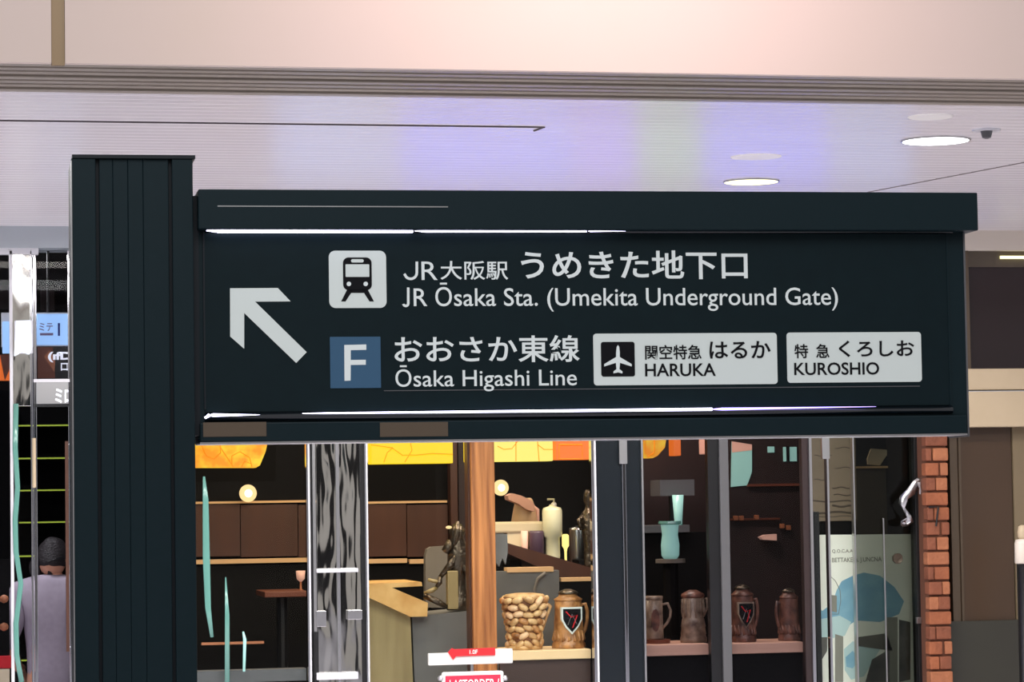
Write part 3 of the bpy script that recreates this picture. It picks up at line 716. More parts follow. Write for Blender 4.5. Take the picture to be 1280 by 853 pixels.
vpost('frame_groove', M['black'], 1016.5, 1023, G + .01, .03, W5, py0=640)
# floor-to-header back board behind the right windows
struct('wall_cafe_partition', Bx(at(803, 700, WALL + 1.4).x, at(1090, 700, WALL + 1.4).x, WALL + 1.4, WALL + 1.45, 0, CEIL_Z), M['int_darkred'])
struct('wall_cafe_divider', Bx(at(746, 700, G).x, at(800, 700, G).x, G + .06, G + .09, 0, CEIL_Z), M['int_black'])

# wooden post
wp = thing('wooden_post', 'square orange-brown wooden post standing behind the glass, mugs at its right', 'post', (at(604, 700, G + .1).x, G + .16, 0))
vpost('shaft', M['post'], 589, 618.5, G + .10, .12, wp, py0=500, bev=.006)
vpost('side_batten', M['int_brown'], 584.5, 588.8, G + .13, .08, wp, py0=500)

# wooden counter with marble apron
ct = thing('cafe_counter', 'counter with golden marbled edge and olive wood front, left of the post', 'counter', (at(500, 800, G + .5).x, G + .7, 0))
pprism('worktop_edge', M['marble'], [(456, 730), (527, 728), (528, 733), (490, 735), (535, 754), (534, 771), (513, 771.5), (456, 745)], G + .45, .5, ct)
a = [at(456, 746, G + .5), at(513, 772, G + .5), at(520, 853, G + .5), at(456, 853, G + .5)]
obj('front_panel', Pr([(a[0].x, a[0].z), (a[1].x, a[1].z), (a[1].x + .03, 0), (a[0].x, 0)], G + .5, G + .9), M['olivewood'], ct)
a = [at(515, 771, G + .52), at(588, 764, G + .52)]
obj('end_panel', Pr([(a[0].x, a[0].z), (a[1].x, a[1].z), (a[1].x, 0), (a[0].x + .03, 0)], G + .52, G + .9), M['slate'], ct)
# slate partition and shelf on the right of the post
pt = thing('slate_partition', 'slate grey low partition capped with pale strips, behind the two big mugs', 'partition', (at(660, 800, G + .6).x, G + .65, 0))
pbox('panel', M['slate'], (612, 714, 700, 853), G + .6, .06, pt, z0=0)
pbox('panel', M['int_black'], (700, 727, 746, 853), G + .6, .06, pt, z0=0)
pbox('cap_strip', M['rail'], (634, 709.5, 692, 715.5), G + .59, .08, pt)
pbox('cap_strip', M['rail'], (702, 722.5, 741, 727), G + .59, .08, pt)
obj('cushion_edge', Tb([at(x, y, G + .585) for x, y in [(682, 716), (672, 724), (668, 738), (670, 752), (684, 764)]], .008, flat=.5), M['taupe'], pt, smooth=True)
s1 = thing('display_shelf', 'pale wooden display shelf carrying the two big mugs', 'shelf', (at(680, 850, G + .06).x, G + .2, 0))
a = rc(626, 812, 739, 825, G + .05)
obj('board', Bx(a[0], a[1], G + .05, G + .42, a[2], a[3] - .005, bev=.003), M['shelf'], s1)
obj('apron', Bx(a[0], a[1], G + .07, G + .10, 0, a[2]), M['apron'], s1)
ZS1 = a[3] - .005
s2 = thing('display_shelf', 'reddish display shelf in the narrow window between the two grey frames and dark door', 'shelf', (at(845, 850, G + .06).x, G + .2, 0))
a = rc(804, 806, 886, 820, G + .05)
obj('board', Bx(a[0], a[1], G + .05, G + .42, a[2], a[3], bev=.003), M['dkshelf'], s2)
obj('apron', Bx(a[0], a[1], G + .07, G + .10, 0, a[2]), M['int_black'], s2)
ZS2 = a[3]
s3 = thing('display_shelf', 'dim brown display shelf in the dark window left of the pale stone board', 'shelf', (at(960, 850, G + .06).x, G + .2, 0))
a = rc(911, 804, 1004, 817, G + .05)
obj('board', Bx(a[0], a[1], G + .05, G + .42, a[2], a[3], bev=.003), M['dkshelf'], s3)
obj('apron', Bx(a[0], a[1], G + .07, G + .10, 0, a[2]), M['int_black'], s3)
ZS3 = a[3]

# ---- mugs
YM = G + .2
MUG = 'ceramic beer mugs on the display shelves'
def pxm(px): return px / F_PX * YM * 1.0     # pixels to metres at the mug depth
def mugbase(px, z, label, name='beer_mug'):
    c = at(px, 805, YM); c.z = z
    return thing(name, label, 'mug', c, group=MUG), Vector((c.x, YM, z))
def handle(t, c, x, z0, z1, out, m, r=.009):
    pts = [(x, z1), (x + out * .7, z1 + .006), (x + out, z1 - .03), (x + out * .95, (z0 + z1) / 2), (x + out * .6, z0 + .03), (x, z0)]
    obj('handle', Tb([(c.x + p[0], c.y, c.z + p[1]) for p in pts], r), m, t, smooth=True)
# 1: log basket mug
t, c = mugbase(656, ZS1, 'big tan mug covered in stacked log shapes, nearest the wooden post')
H = pxm(72)
obj('body', La((c.x, c.y), [(pxm(21), 0 + c.z), (pxm(22), c.z + .012), (pxm(20), c.z + H * .3), (pxm(23), c.z + H * .6), (pxm(27), c.z + H * .85), (pxm(26), c.z + H * .92)], n=32), M['bark'], t, smooth=True)
obj('foot_ring', La((c.x, c.y), [(pxm(22), c.z + .0005), (pxm(23), c.z + .008), (pxm(22.5), c.z + .02)]), M['ceramic_lt'], t, smooth=True)
for ring in range(7):
    zz = c.z + .030 + ring * H * .128; n = 12
    rad = pxm((21, 20.5, 21, 22.5, 24, 26, 27.5)[ring])
    for k in range(n):
        th = 2 * math.pi * (k + (ring % 2) * .5) / n; rad2 = rad * random.uniform(.96, 1.05)
        p = Vector((c.x + math.cos(th) * rad2, c.y + math.sin(th) * rad2, zz + random.uniform(-.006, .006)))
        tg_ = Vector((-math.sin(th), math.cos(th), random.uniform(-.9, .9))).normalized() * pxm(6.6)
        obj('log', Tb([p - tg_, p - tg_ * .4, p + tg_ * .4, p + tg_], [.009, .0155, .0155, .010], n=8), M[random.choice(('ceramic_lt', 'ceramic_lt', 'ceramic', 'tan'))], t, smooth=True)
obj('rim', La((c.x, c.y), [(pxm(25), c.z + H * .86), (pxm(27), c.z + H * .93), (pxm(22), c.z + H * .97), (pxm(12), c.z + H * .99)], lump=.15), M['ceramic_lt'], t, smooth=True)
obj('handle', Tb([(c.x + pxm(a_), c.y, c.z + pxm(b_)) for a_, b_ in ((23, 25), (31, 45), (34, 53), (27, 58), (20, 66))], [.008, .007, .01, .01, .006]), M['ceramic_lt'], t, smooth=True)
# 2: shield stein
def stein(px, z, wpx, hpx, m, label, shield=True, hand=1, lid=True, shieldm='print_black'):
    t, c = mugbase(px, z, label); w_, H = pxm(wpx) / 2, pxm(hpx)
    n = 24
    prof = [(w_ * 1.02, 0), (w_ * 1.06, .006), (w_ * 1.04, .022), (w_ * .96, .032), (w_ * .92, H * .35), (w_ * .86, H * .62), (w_ * .84, H * .78), (w_ * .78, H * .84)]
    obj('body', La((c.x, c.y), [(r, c.z + q) for r, q in prof], n=n), m, t, smooth=True)
    bm = bmesh.new()
    for k in range(16):
        th = 2 * math.pi * k / 16 + .1
        tube(bm, [(c.x + math.cos(th) * w_ * .93, c.y + math.sin(th) * w_ * .93, c.z + .035), (c.x + math.cos(th + .15) * w_ * .95, c.y + math.sin(th + .15) * w_ * .95, c.z + H * .15), (c.x + math.cos(th) * w_ * .90, c.y + math.sin(th) * w_ * .90, c.z + H * .3)], [.004, .009, .003], n=6)
    obj('leaf_relief', bm, m, t, smooth=True)
    obj('base_ring', La((c.x, c.y), [(w_ * 1.05, c.z + .0003), (w_ * 1.1, c.z + .008), (w_ * 1.06, c.z + .018)], n=8), m, t)
    if lid:
        obj('neck', La((c.x, c.y), [(w_ * .86, c.z + H * .80), (w_ * .90, c.z + H * .83), (w_ * .60, c.z + H * .88), (w_ * .56, c.z + H * .92)]), m, t, smooth=True)
        obj('lid', La((c.x, c.y), [(w_ * .62, c.z + H * .92), (w_ * .64, c.z + H * .94), (w_ * .5, c.z + H * .97), (w_ * .2, c.z + H)]), M['bronze'], t, smooth=True)
    if shield:
        for k, (s, m2, dy) in enumerate(((1.0, 'print_grey' if shieldm == 'print_black' else shieldm, .0), (.84, 'print_black', .003))):
            sw, zt_, zb_ = w_ * .66 * s, c.z + H * (.52 + .18 * s), c.z + H * (.50 - .26 * s)
            zc = (zt_ - zb_) * .45
            o = Pr([(c.x - sw, zt_), (c.x + sw, zt_), (c.x + sw, zt_ - zc), (c.x + sw * .6, zt_ - zc * 1.65), (c.x, zb_), (c.x - sw * .6, zt_ - zc * 1.65), (c.x - sw, zt_ - zc)], c.y - w_ * .98 - dy, c.y - w_ * .6)
            if k == 0: so = obj('shield', o, M[m2], t)
            else: obj('shield_field', o, M['print_black'], so)
        pb = [(c.x - sw * .7, zt_ - .012), (c.x - sw * .1, zt_ - zc * .8), (c.x + sw * .6, zt_ - zc * .6), (c.x + .002, zb_ + .02)]
        obj('crest_mark', Tb([(x, c.y - w_ * .98 - .004, z_) for x, z_ in pb], .003, n=6), M['red'], so)
        obj('crest_mark', Tb([(c.x - sw * .5, c.y - w_ * .98 - .004, zb_ + .035), (c.x, c.y - w_ * .98 - .004, zt_ - zc * .5), (c.x + sw * .5, c.y - w_ * .98 - .004, zb_ + .04)], .0025, n=6), M['trim_alu'], so)
    if hand: handle(t, c, w_ * .8 * hand, H * .2, H * .72, w_ * .42 * hand, m, .009)
    return t
stein(711, ZS1, 41, 75, M['ceramic'], 'brown glazed stein with a white-bordered black shield, beside the log mug')
t, c = mugbase(817, ZS2, 'grey stoneware mug with a looped handle, left one in the narrow window')
w_, H = pxm(13), pxm(60)
obj('body', La((c.x, c.y), [(w_, c.z + .02), (w_ * 1.02, c.z + .03), (w_ * .97, c.z + H * .5), (w_ * .95, c.z + H), (w_ * .85, c.z + H)], n=28), M['ceramic_grey'], t, smooth=True)
obj('rim', La((c.x, c.y), [(w_ * .97, c.z + H * .93), (w_ * 1.03, c.z + H * .96), (w_ * .98, c.z + H * 1.01)]), M['ceramic_grey'], t, smooth=True)
obj('coaster', La((c.x + .02, c.y), [(w_ * 1.25, c.z + .0003), (w_ * 1.28, c.z + .02)]), M['brownboard'], t)
obj('medallion', Pr([(c.x - .001 + math.cos(q) * w_ * .42, c.z + H * .5 + math.sin(q) * H * .24) for q in [k * math.pi / 10 for k in range(20)]], c.y - w_ * 1.04, c.y - w_ * .7), M['ceramic_dk'], t)
handle(t, c, w_ * .85, H * .3, H * .82, w_ * .95, M['ceramic_grey'], .007)
t, c = mugbase(867, ZS2, 'stepped brown barrel mug, right one in the narrow window')
w_, H = pxm(17), pxm(68)
obj('body', La((c.x, c.y), [(w_, c.z), (w_ * 1.02, c.z + .02), (w_ * .93, c.z + H * .14), (w_ * .97, c.z + H * .16), (w_ * .9, c.z + H * .28), (w_ * .95, c.z + H * .3), (w_ * .84, c.z + H * .44), (w_ * .8, c.z + H * .46), (w_ * .82, c.z + H * .86), (w_ * .78, c.z + H * .88)], n=28), M['ceramic_grey'], t, smooth=True)
obj('rim', La((c.x, c.y), [(w_ * .84, c.z + H * .84), (w_ * .9, c.z + H * .88), (w_ * .84, c.z + H * .92), (w_ * .3, c.z + H * .99)]), M['ceramic_dk'], t, smooth=True)
bm = bmesh.new()
for k in range(12):
    th = 2 * math.pi * k / 12
    tube(bm, [(c.x + math.cos(th) * w_ * .83, c.y + math.sin(th) * w_ * .83, c.z + H * q) for q in (.48, .6, .72, .82)], [.003, .008, .006, .003], n=6)
obj('figure_relief', bm, M['ceramic_grey'], t, smooth=True)
handle(t, c, w_ * .8, H * .5, H * .8, w_ * .35, M['ceramic_grey'], .008)
stein(929, ZS3, 33, 74, M['ceramic_dk'], 'dark red-brown shield stein in the dim window', shieldm='ceramic_grey', hand=1)
stein(987, ZS3, 28, 68, M['ceramic_dk'], 'very dim dark mug at the right end of the brown shelf', shield=False, hand=-1)

# ---- side table with clutter (behind the partition)
YT = G + 1.0
tb = thing('serving_table', 'dark brown serving table with a sloping edge, carrying bottles and jars', 'table', (at(690, 700, YT).x, YT + .2, 0))
tq = [(612, 676), (634, 679), (742, 711), (742, 724), (704, 723), (632, 691), (612, 686)]
pprism('tabletop', M['int_brown'], tq, YT - .02, .6, tb)
for x in (640, 725):
    p = at(x, 700, YT + .2); obj('leg', Bx(p.x - .03, p.x + .03, YT + .1, YT + .3, 0, p.z), M['int_black'], tb)
def topz(px):      # upper outline of the table
    return at(px, 676 + (px - 612) * .3 if px > 634 else 676, YT).z - .0
def pxT(px): return px / F_PX * (YT + .15)
def on_table(px, name, label, cat, dy=.12):
    c = at(px, 680, YT + dy); z = topz(px) + .002; c.z = z
    return thing(name, label, cat, c), c
t, c = on_table(656, 'pitcher', 'tan pitcher with a pink swooping lid behind the cream towel roll', 'pitcher', .38)
zb = c.z; ztp = at(656, 618, YT + .38).z; Hh = ztp - zb
obj('body', La((c.x, c.y), [(pxT(15), zb), (pxT(18), zb + .01), (pxT(18), zb + Hh * .45), (pxT(14), zb + Hh * .75), (pxT(11.5), zb + Hh * .88), (pxT(9), zb + Hh * .93)]), M['tan'], t, smooth=True)
pts = [(635, 620), (641, 617), (652, 620), (664, 626), (668, 631), (668, 640), (658, 637), (648, 630), (636, 625)]
pprism('lid', M['pink'], pts, YT + .26, .10, t)
obj('handle', Tb([at(x, y, YT + .38) for x, y in [(664, 632), (672, 638), (672, 650), (668, 662)]], .011), M['pink'], t, smooth=True)
t, c = on_table(626, 'storage_box', 'cream towel roll box resting at the left end of the serving table', 'box')
a = rc(617, 652.5, 680, 666.5, YT + .08); 
obj('lid', Bx(a[0], a[1], YT + .08, YT + .22, a[2], a[3], bev=.012), M['cream'], t)
a2 = rc(634, 666, 652, 684, YT + .09); obj('tray', Bx(a2[0], a2[1], YT + .09, YT + .2, a2[2], a2[3] + .003), M['cream'], t)
a2 = rc(618, 666, 630, 684, YT + .09); obj('tray', Bx(a2[0], a2[1], YT + .09, YT + .2, a2[2], a2[3] + .003), M['slate'], t)
def jar(px, wpx, ytop, m, name, label, cat, prof, capm=None, Ydep=.03):
    z = topz(px) - .001; c = at(px, 690, YT + Ydep); c.z = z; t = thing(name, label, cat, c); H = at(px, ytop, YT + Ydep).z - z; w_ = pxT(wpx) / 2
    obj('body', La((c.x, c.y), [(w_ * r, z + H * q) for r, q in prof], n=20), m, t, smooth=True)
    return t, c, H, w_
t, c, H, w_ = jar(691, 25, 628, M['pale'], 'pump_bottle', 'tall pale pump bottle on the serving table', 'bottle', [(.7, 0), (.75, .05), (.72, .38), (1.0, .42), (1.02, .85), (.9, .9), (.35, .93), (.25, .96)])
obj('pump', Tb([(c.x + .01, c.y, c.z + H * .93), (c.x + .01, c.y, c.z + H * 1.05), (c.x - pxT(6), c.y, c.z + H * 1.05)], .006), M['pale'], t)
obj('nozzle_cap', La((c.x + .01, c.y), [(.014, c.z + H * .9), (.014, c.z + H * .98), (.007, c.z + H)]), M['white'], t)
jar(671, 19, 664, M['purple'], 'jar', 'dark purple jar in the middle of the serving table', 'jar', [(.9, 0), (1, .05), (1, .9), (.9, 1)])
jar(656, 9, 664, M['peach'], 'tumbler', 'pale pink tumbler left of the purple jar', 'glass', [(.8, 0), (.85, .05), (1, 1), (.95, 1)])
t, c, H, w_ = jar(707, 9, 668, M['candle'], 'candle_glass', 'glowing yellow candle right of the pump bottle', 'candle', [(.3, 0), (.35, .4), (.5, .5), (1, .6), (1, .95), (.6, 1)])
t, c, H, w_ = jar(722, 22, 657, M['steel'], 'canister', 'steel canister at the right end of the serving table', 'canister', [(.95, 0), (1, .03), (1, .88), (.95, .93), (.4, .96), (.1, 1)], Ydep=.28)
t, c, H, w_ = jar(736, 16, 612, M['bronze'], 'statuette', 'grey-brown statuette against the chrome frame', 'statuette', [(1, 0), (.8, .1), (.75, .3), (1.1, .5), (1.15, .7), (.6, .75), (.4, .8), (.75, .87), (.7, .95), (.3, 1)], Ydep=.10)
obj('arm', Tb([(c.x - w_ * .6, c.y, c.z + H * .7), (c.x - w_ * 1.7, c.y - .02, c.z + H * .62), (c.x - w_ * 1.3, c.y - .03, c.z + H * .5)], .012), M['bronze'], t, smooth=True)

cl = pprism('hanging_cloth', M['slate'], [(616, 668), (634, 668), (635, 690), (632, 706), (628, 698), (624, 709), (617, 700)], G + .19, .02, None, label='grey cloth hanging beside the wooden post, above the slate partition', cat='cloth')
obj('hook', Tb([at(624, 670, G + .20), at(613, 669, G + .20)], .006), M['steel'], cl)
# ---- chair and bronze tap tower on the counter
YK = G + .75
ch_ = thing('padded_chair', 'taupe padded chair back rising behind the counter', 'chair', (at(560, 800, YK + .3).x, G + 1.25, 0))
q = [at(x, y, G + 1.1) for x, y in [(532, 760), (532, 695), (534, 687), (539, 684), (585, 681), (588, 684), (588, 760)]]
obj('backrest', Pr([(p.x, p.z) for p in q], G + 1.1, G + 1.16), M['taupe'], ch_)
obj('seat', Bx(q[0].x, q[-1].x, G + 1.12, G + 1.5, .45, .52, bev=.01), M['taupe'], ch_)
for sx in (q[0].x + .02, q[-1].x - .02):
    for sy in (G + 1.13, G + 1.47): obj('leg', Tb([(sx, sy, 0), (sx, sy, .46 if sy > G + 1.2 else q[0].z)], .014), M['black'], ch_)
tw = thing('tap_tower', 'dark bronze beer tap tower with pale glints, standing on the counter', 'tap', at(573, 770, G + .6))
c = at(573, 766, G + .6)
def lz(py): return at(573, py, G + .6).z
obj('column', La((c.x, c.y), [(.06, lz(763)), (.055, lz(750)), (.04, lz(742)), (.035, lz(720)), (.055, lz(705)), (.05, lz(685)), (.03, lz(672)), (.045, lz(664)), (.02, lz(655))], lump=.25), M['bronze'], tw, smooth=True)
for k, (x, y, x2, y2, r, m) in enumerate(((573, 690, 550, 722, .016, 'bronze'), (550, 722, 545, 735, .012, 'bronze'), (573, 700, 585, 722, .012, 'bronze'), (578, 700, 588, 718, .006, 'cream'), (575, 700, 570, 716, .006, 'pink'), (566, 685, 572, 652, .014, 'bronze'), (546, 735, 530, 742, .01, 'olivewood'), (556, 690, 562, 676, .02, 'bronze'), (535, 725, 552, 730, .008, 'olivewood'), (530, 745, 560, 760, .014, 'bronze'))):
    obj('tap_arm', Tb([at(x, y, G + .57), at((x + x2) / 2 + 2, (y + y2) / 2, G + .56), at(x2, y2, G + .57)], [r, r * 1.2, r * .7]), M[m], tw, smooth=True)
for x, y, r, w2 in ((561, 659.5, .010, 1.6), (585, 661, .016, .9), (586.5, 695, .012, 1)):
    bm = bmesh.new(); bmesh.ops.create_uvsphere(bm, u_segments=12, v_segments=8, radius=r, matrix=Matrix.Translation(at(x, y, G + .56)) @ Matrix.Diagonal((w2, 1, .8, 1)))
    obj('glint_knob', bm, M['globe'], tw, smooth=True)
pbox('tap_case', M['olivewood'], (560, 714, 573, 762), G + .54, .06, tw, bev=.004)

# ---- notice boards in front of the cafe glass
YN = G - .12
nb = thing('queue_sign', 'white bar with a red arrow pointing left, in front of the wooden post', 'sign', (at(590, 853, YN).x, YN + .03, 0))
pbox('bar', M['white'], (536, 816, 641, 831), YN, .03, nb, bev=.004)
pbox('bar', M['white'], (619, 811.5, 641, 829), YN - .004, .03, nb, bev=.004)
pprism('red_arrow', M['red'], [(560, 816), (565, 810.5), (568, 812), (619, 810), (619, 819.5), (570, 821), (566.5, 825.5)], YN - .008, .006, nb, label='red arrow')
plettering('1.0F', (587, 812.6, 597, 818), YN - .0085, M['print_white'], nb, .01)
p = at(590, 830, YN + .02); obj('stand_pole', Tb([(p.x, YN + .022, 0), (p.x, YN + .022, p.z)], .008), M['steel'], nb)
obj('stand_base', La((p.x, YN + .022), [(.1, 0), (.1, .01), (.02, .02)]), M['steel'], nb)
YR = YN - .35
rb = thing('red_notice', 'crimson notice with a white border below the red arrow sign', 'notice', (at(591, 853, YR).x, YR + .01, 0))
a = rc(553, 840, 629.5, 880, YR)
obj('board', Pr(rrect(a[0], a[1], a[2], a[3], .01), YR, YR + .02), M['white'], rb)
a = rc(557, 844.5, 626, 876, YR - .003); obj('red_field', Bx(a[0], a[1], YR - .003, YR + .002, a[2], a[3]), M['crimson'], rb)
plettering('LASTORDER /', (562, 849.5, 624, 862), YR - .0035, M['print_white'], rb, .01)
p = at(591, 870, YR + .01); obj('leg', Tb([(p.x, YR + .025, 0), (p.x, YR + .025, p.z)], .008), M['steel'], rb)
obj('foot', La((p.x, YR + .025), [(.12, 0), (.12, .01), (.02, .02)]), M['steel'], rb)
for x in (551, 631): obj('clip', La((at(x, 848, YR + .01).x, YR + .01), [(.012, at(x, 851, YR + .01).z), (.016, at(x, 848, YR + .01).z), (.008, at(x, 845, YR + .01).z)]), M['steel'], rb)

# ---- narrow window contents
YW = G + .7
lg = thing('tall_cabinet', 'dim cabinet with a teal-lit ledge in the narrow window', 'cabinet', (at(832, 800, YW).x, YW + .1, 0))
pbox('body', M['int_black'], (804, 666, 884, 853), YW + .02, .3, lg, z0=0)
pbox('ledge', M['greyframe'], (804, 657, 862, 666), YW, .32, lg)
pbox('hood_box', M['greyframe'], (825, 600, 868, 620), YW + .1, .2, lg)
pbox('hood_post', M['black'], (838, 618, 842, 658), YW + .15, .03, lg)
c = at(851, 657, YW + .04)
def simple_lathe(name, label, cat, px, pyb, pyt, Y, wpx, prof, m):
    c = at(px, pyb, Y); t_ = thing(name, label, cat, c); H = at(px, pyt, Y).z - c.z; w_ = wpx / F_PX * Y / 2
    obj('body', La((c.x, Y), [(w_ * r, c.z + H * q) for r, q in prof], n=24), m, t_, smooth=True)
    return t_, c, H, w_
t, c, H, w_ = simple_lathe('teal_glass', 'tall teal-lit glass on the ledge in the narrow window', 'glass', 848, 657, 619, YW + .05, 15, [(.6, 0), (.65, .04), (1, 1), (.95, 1)], M['teal_lit'])  # glowing shape stands for a teal reflection in the window
obj('foot_ring', La((c.x, YW + .05), [(w_ * .75, c.z + .0003), (w_ * .7, c.z + .008)]), M['teal'], t)
t, c, H, w_ = simple_lathe('teal_jug', 'bright teal-lit jug in front of the ledge in the narrow window', 'jug', 838, 699, 656, G + .5, 24, [(.7, 0), (.95, .1), (1, .4), (.85, .7), (.95, .95), (1, 1)], M['teal_lit'])  # second teal reflection, built as a glowing jug shape
obj('rim', La((c.x, G + .5), [(w_ * 1.0, c.z + H), (w_ * 1.25, c.z + H * 1.03), (w_ * 1.2, c.z + H * 1.1)]), M['teal'], t)
pd = thing('jug_stand', 'dark stand below the teal-lit jug', 'stand', (c.x, G + .5, 0))  # added only to carry the jug-shaped reflection
obj('plate', La((c.x, G + .5), [(w_ * 1.6, c.z - .02), (w_ * 1.6, c.z - .0005)]), M['taupe'], pd)  # top of the added reflection stand
obj('column', Tb([(c.x, G + .5, 0), (c.x, G + .5, c.z - .02)], .04), M['int_black'], pd)  # leg of the added reflection stand
# ---- dim window: glowing teal patches stand for reflections in the glass
YP = WALL + 1.36
op = thing('hatch_cabinet', 'dark cabinet with three teal-lit openings high in the dim window', 'cabinet', (at(955, 700, YP).x, YP + .02, 0))
pbox('body', M['int_darkred'], (912, 545, 1003, 853), YP + .01, .03, op, z0=0)
pprism('lit_opening', M['teal_lit'], [(915, 552), (940, 556), (940, 590), (934, 607), (914, 609)], YP, .012, op)
pprism('lit_opening', M['peach'], [(915, 552), (940, 556), (940, 563), (915, 566)], YP - .003, .006, op)
pbox('lit_opening', M['teal_lit'], (960, 558.5, 968, 566), YP, .012, op)
pbox('lit_opening', M['teal_lit'], (979.5, 559, 996, 577), YP, .012, op)
pbox('opening_bar', M['black'], (983, 558, 987, 577), YP - .004, .006, op)
pbox('ledge', M['brownboard'], (935, 605, 1000, 608), YP - .02, .03, op)
pbox('shelf_lip', M['brownboard'], (914, 648, 975, 650.5), YP - .02, .03, op)
pprism('tray', M['peach'], [(951, 672), (957, 669), (971, 668), (971, 676), (954, 675)], YP - .06, .06, op)
for x, y in ((976, 655), (984, 657), (918, 645), (925, 645), (944, 644)):
    pbox('glint_knob', M['brownboard2'], (x, y, x + 5, y + 6), YP - .03, .03, op, bev=.004)

# ================================================================== RIGHT GLAZED BAY (window_7)
W7 = thing('window_7', None, None, (at(1080, 700, G).x, G, 0), kind='structure')
vpost('frame_post', M['chrome'], 1033.5, 1036.5, G - .03, .04, W7, py0=520)
pbox('top_hinge', M['trim_alu'], (1027.5, 535, 1037, 574), G - .036, .02, W7, bev=.002)
vpost('frame_post', M['trim_alu'], 1066.5, 1068.5, G - .03, .04, W7, py0=520)
pbox('pane', M['glass'], (1016, 500, 1067, 853), G, .006, W7, z0=0)
pbox('pane', M['glass_tint'], (1068, 500, 1144, 853), G, .006, W7, z0=0)
vpost('frame_post', M['trim_alu'], 1102.5, 1104.3, G - .02, .01, W7, py0=648)
vpost('frame_post', M['black'], 1143.5, 1159, G - .04, .08, W7, py0=520)
sb = thing('stone_board', 'pale taupe board with dark wavy veins in the right glazed bay', 'board', (at(1040, 700, G + .2).x, G + .2, 0))
pbox('panel', M['grain'], (1014, 520, 1070, 651.5), G + .2, .04, sb)
pbox('lower_panel', M['int_black'], (1014, 652, 1070, 853), G + .21, .04, sb, z0=0)
for y, x0_, x1_, r in ((627, 1016, 1069, .0035), (633, 1040, 1069, .005), (641, 1016, 1069, .005), (619, 1042, 1069, .003), (610, 1040, 1062, .003), (600, 1018, 1034, .002), (585, 1044, 1068, .002), (570, 1018, 1040, .002), (560, 1044, 1066, .002), (646, 1016, 1069, .002)):
    obj('vein', Tb([at(x0_ + (x1_ - x0_) * k / 6, y + math.sin(k * 1.3 + y) * 1.0, G + .2) for k in range(7)], r, n=6, flat=.4), M['grain_line'], sb)
dk = thing('charcoal_partition', 'charcoal partition behind the tinted glass', 'partition', (at(1105, 700, G + .5).x, G + .5, 0))
pbox('panel', M['dkgrey'], (1066, 500, 1160, 853), G + .5, .04, dk, z0=0)
pbox('dark_recess', M['black'], (1066, 540, 1118, 584), G + .49, .02, dk)
pbox('ledge', M['rail'], (1066, 583, 1119, 585.5), G + .47, .03, dk)
pprism('lit_patch', M['beige'], [(1084, 574), (1089, 561), (1116, 563), (1116, 572), (1108, 570), (1100, 582), (1085, 581)], G + .48, .015, dk)  # pale polygon stands for a mirror reflection
pbox('upright', M['grain'], (1120, 545, 1139, 590), G + .46, .03, dk)
# poster (one flat printed sheet, partly seen through the tinted pane)
YQ = G + .10
po = thing('poster', 'large white poster with a blue wave and grey columns, partly behind the tinted glass', 'poster', (at(1080, 700, YQ).x, YQ + .01, 0))
q = [at(x, y, YQ) for x, y in ((1021.5, 669), (1145, 668), (1145, 853), (1023, 853))]
obj('sheet', Pr([(q[0].x, q[0].z), (q[1].x, q[1].z), (q[1].x, .05), (q[0].x, .05)], YQ, YQ + .012), M['poster'], po)
def pr(m, pts, dy=.001, name='print_area'): return pprism(name, M[m], pts, YQ - dy, dy + .002, po)
pr('poster_blue', [(1022, 760), (1028, 764), (1040, 755), (1046, 738), (1052, 727), (1066, 720), (1080, 716), (1100, 720), (1118, 734), (1130, 752), (1124, 768), (1100, 778), (1070, 776), (1050, 790), (1034, 796), (1022, 800)])
pr('poster_pale', [(1022, 775), (1050, 770), (1064, 778), (1056, 795), (1030, 800), (1022, 798)], .002)
pr('poster_grey', [(1044, 793), (1054, 796), (1054, 853), (1044, 853)], .003)
pr('poster_pale', [(1055, 812), (1066, 802), (1100, 812), (1080, 846), (1064, 850), (1056, 838)], .002)
pr('poster_blue', [(1057, 822), (1066, 814), (1074, 824), (1066, 836), (1058, 834)], .003)
pr('poster_dark', [(1023, 797), (1034, 797), (1034, 814), (1028, 824), (1023, 820)], .003)
pr('poster_dark', [(1072, 797), (1108, 792), (1116, 814), (1100, 812), (1072, 808)], .003)
pr('poster_grey', [(1108, 772), (1122, 772), (1122, 853), (1108, 853)], .003)
pr('poster_dark', [(1124, 775), (1138, 778), (1138, 850), (1124, 853)], .003)
pr('poster_dark', [(1082, 853), (1090, 825), (1112, 812), (1112, 853)], .004)
pr('poster_grey', [(1038, 744), (1046, 745), (1046, 766), (1038, 764)], .004)
for pts in ([(1037, 768), (1048, 768), (1051, 752), (1050, 738), (1044, 726), (1037, 720)],):
    obj('print_line', Tb([at(x, y, YQ - .002) for x, y in pts], .0015, n=5), M['poster_grey'], po)
plettering('Q.O.C.A.A.', (1040, 687, 1067, 692), YQ - .0005, M['poster_grey'], po, .01)
plettering('BETTAKE A. J.UNCNA', (1040, 697, 1102, 704.5), YQ - .0005, M['poster_grey'], po, .01)
oc = at(1122, 698.5, G - .012)
obj('octagon_knob', Pr([(oc.x + math.cos(R(45 * k + 22)) * .026, oc.z + math.sin(R(45 * k + 22)) * .028) for k in range(8)], G - .02, G), M['bronze'], W7)
pbox('latch', M['steel'], (1146, 772, 1152, 780), G - .055, .02, W7, bev=.002)
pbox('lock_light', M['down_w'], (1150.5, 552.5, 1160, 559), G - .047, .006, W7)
pbox('lock_light', M['down_w'], (1152, 564, 1158, 568), G - .047, .006, W7)
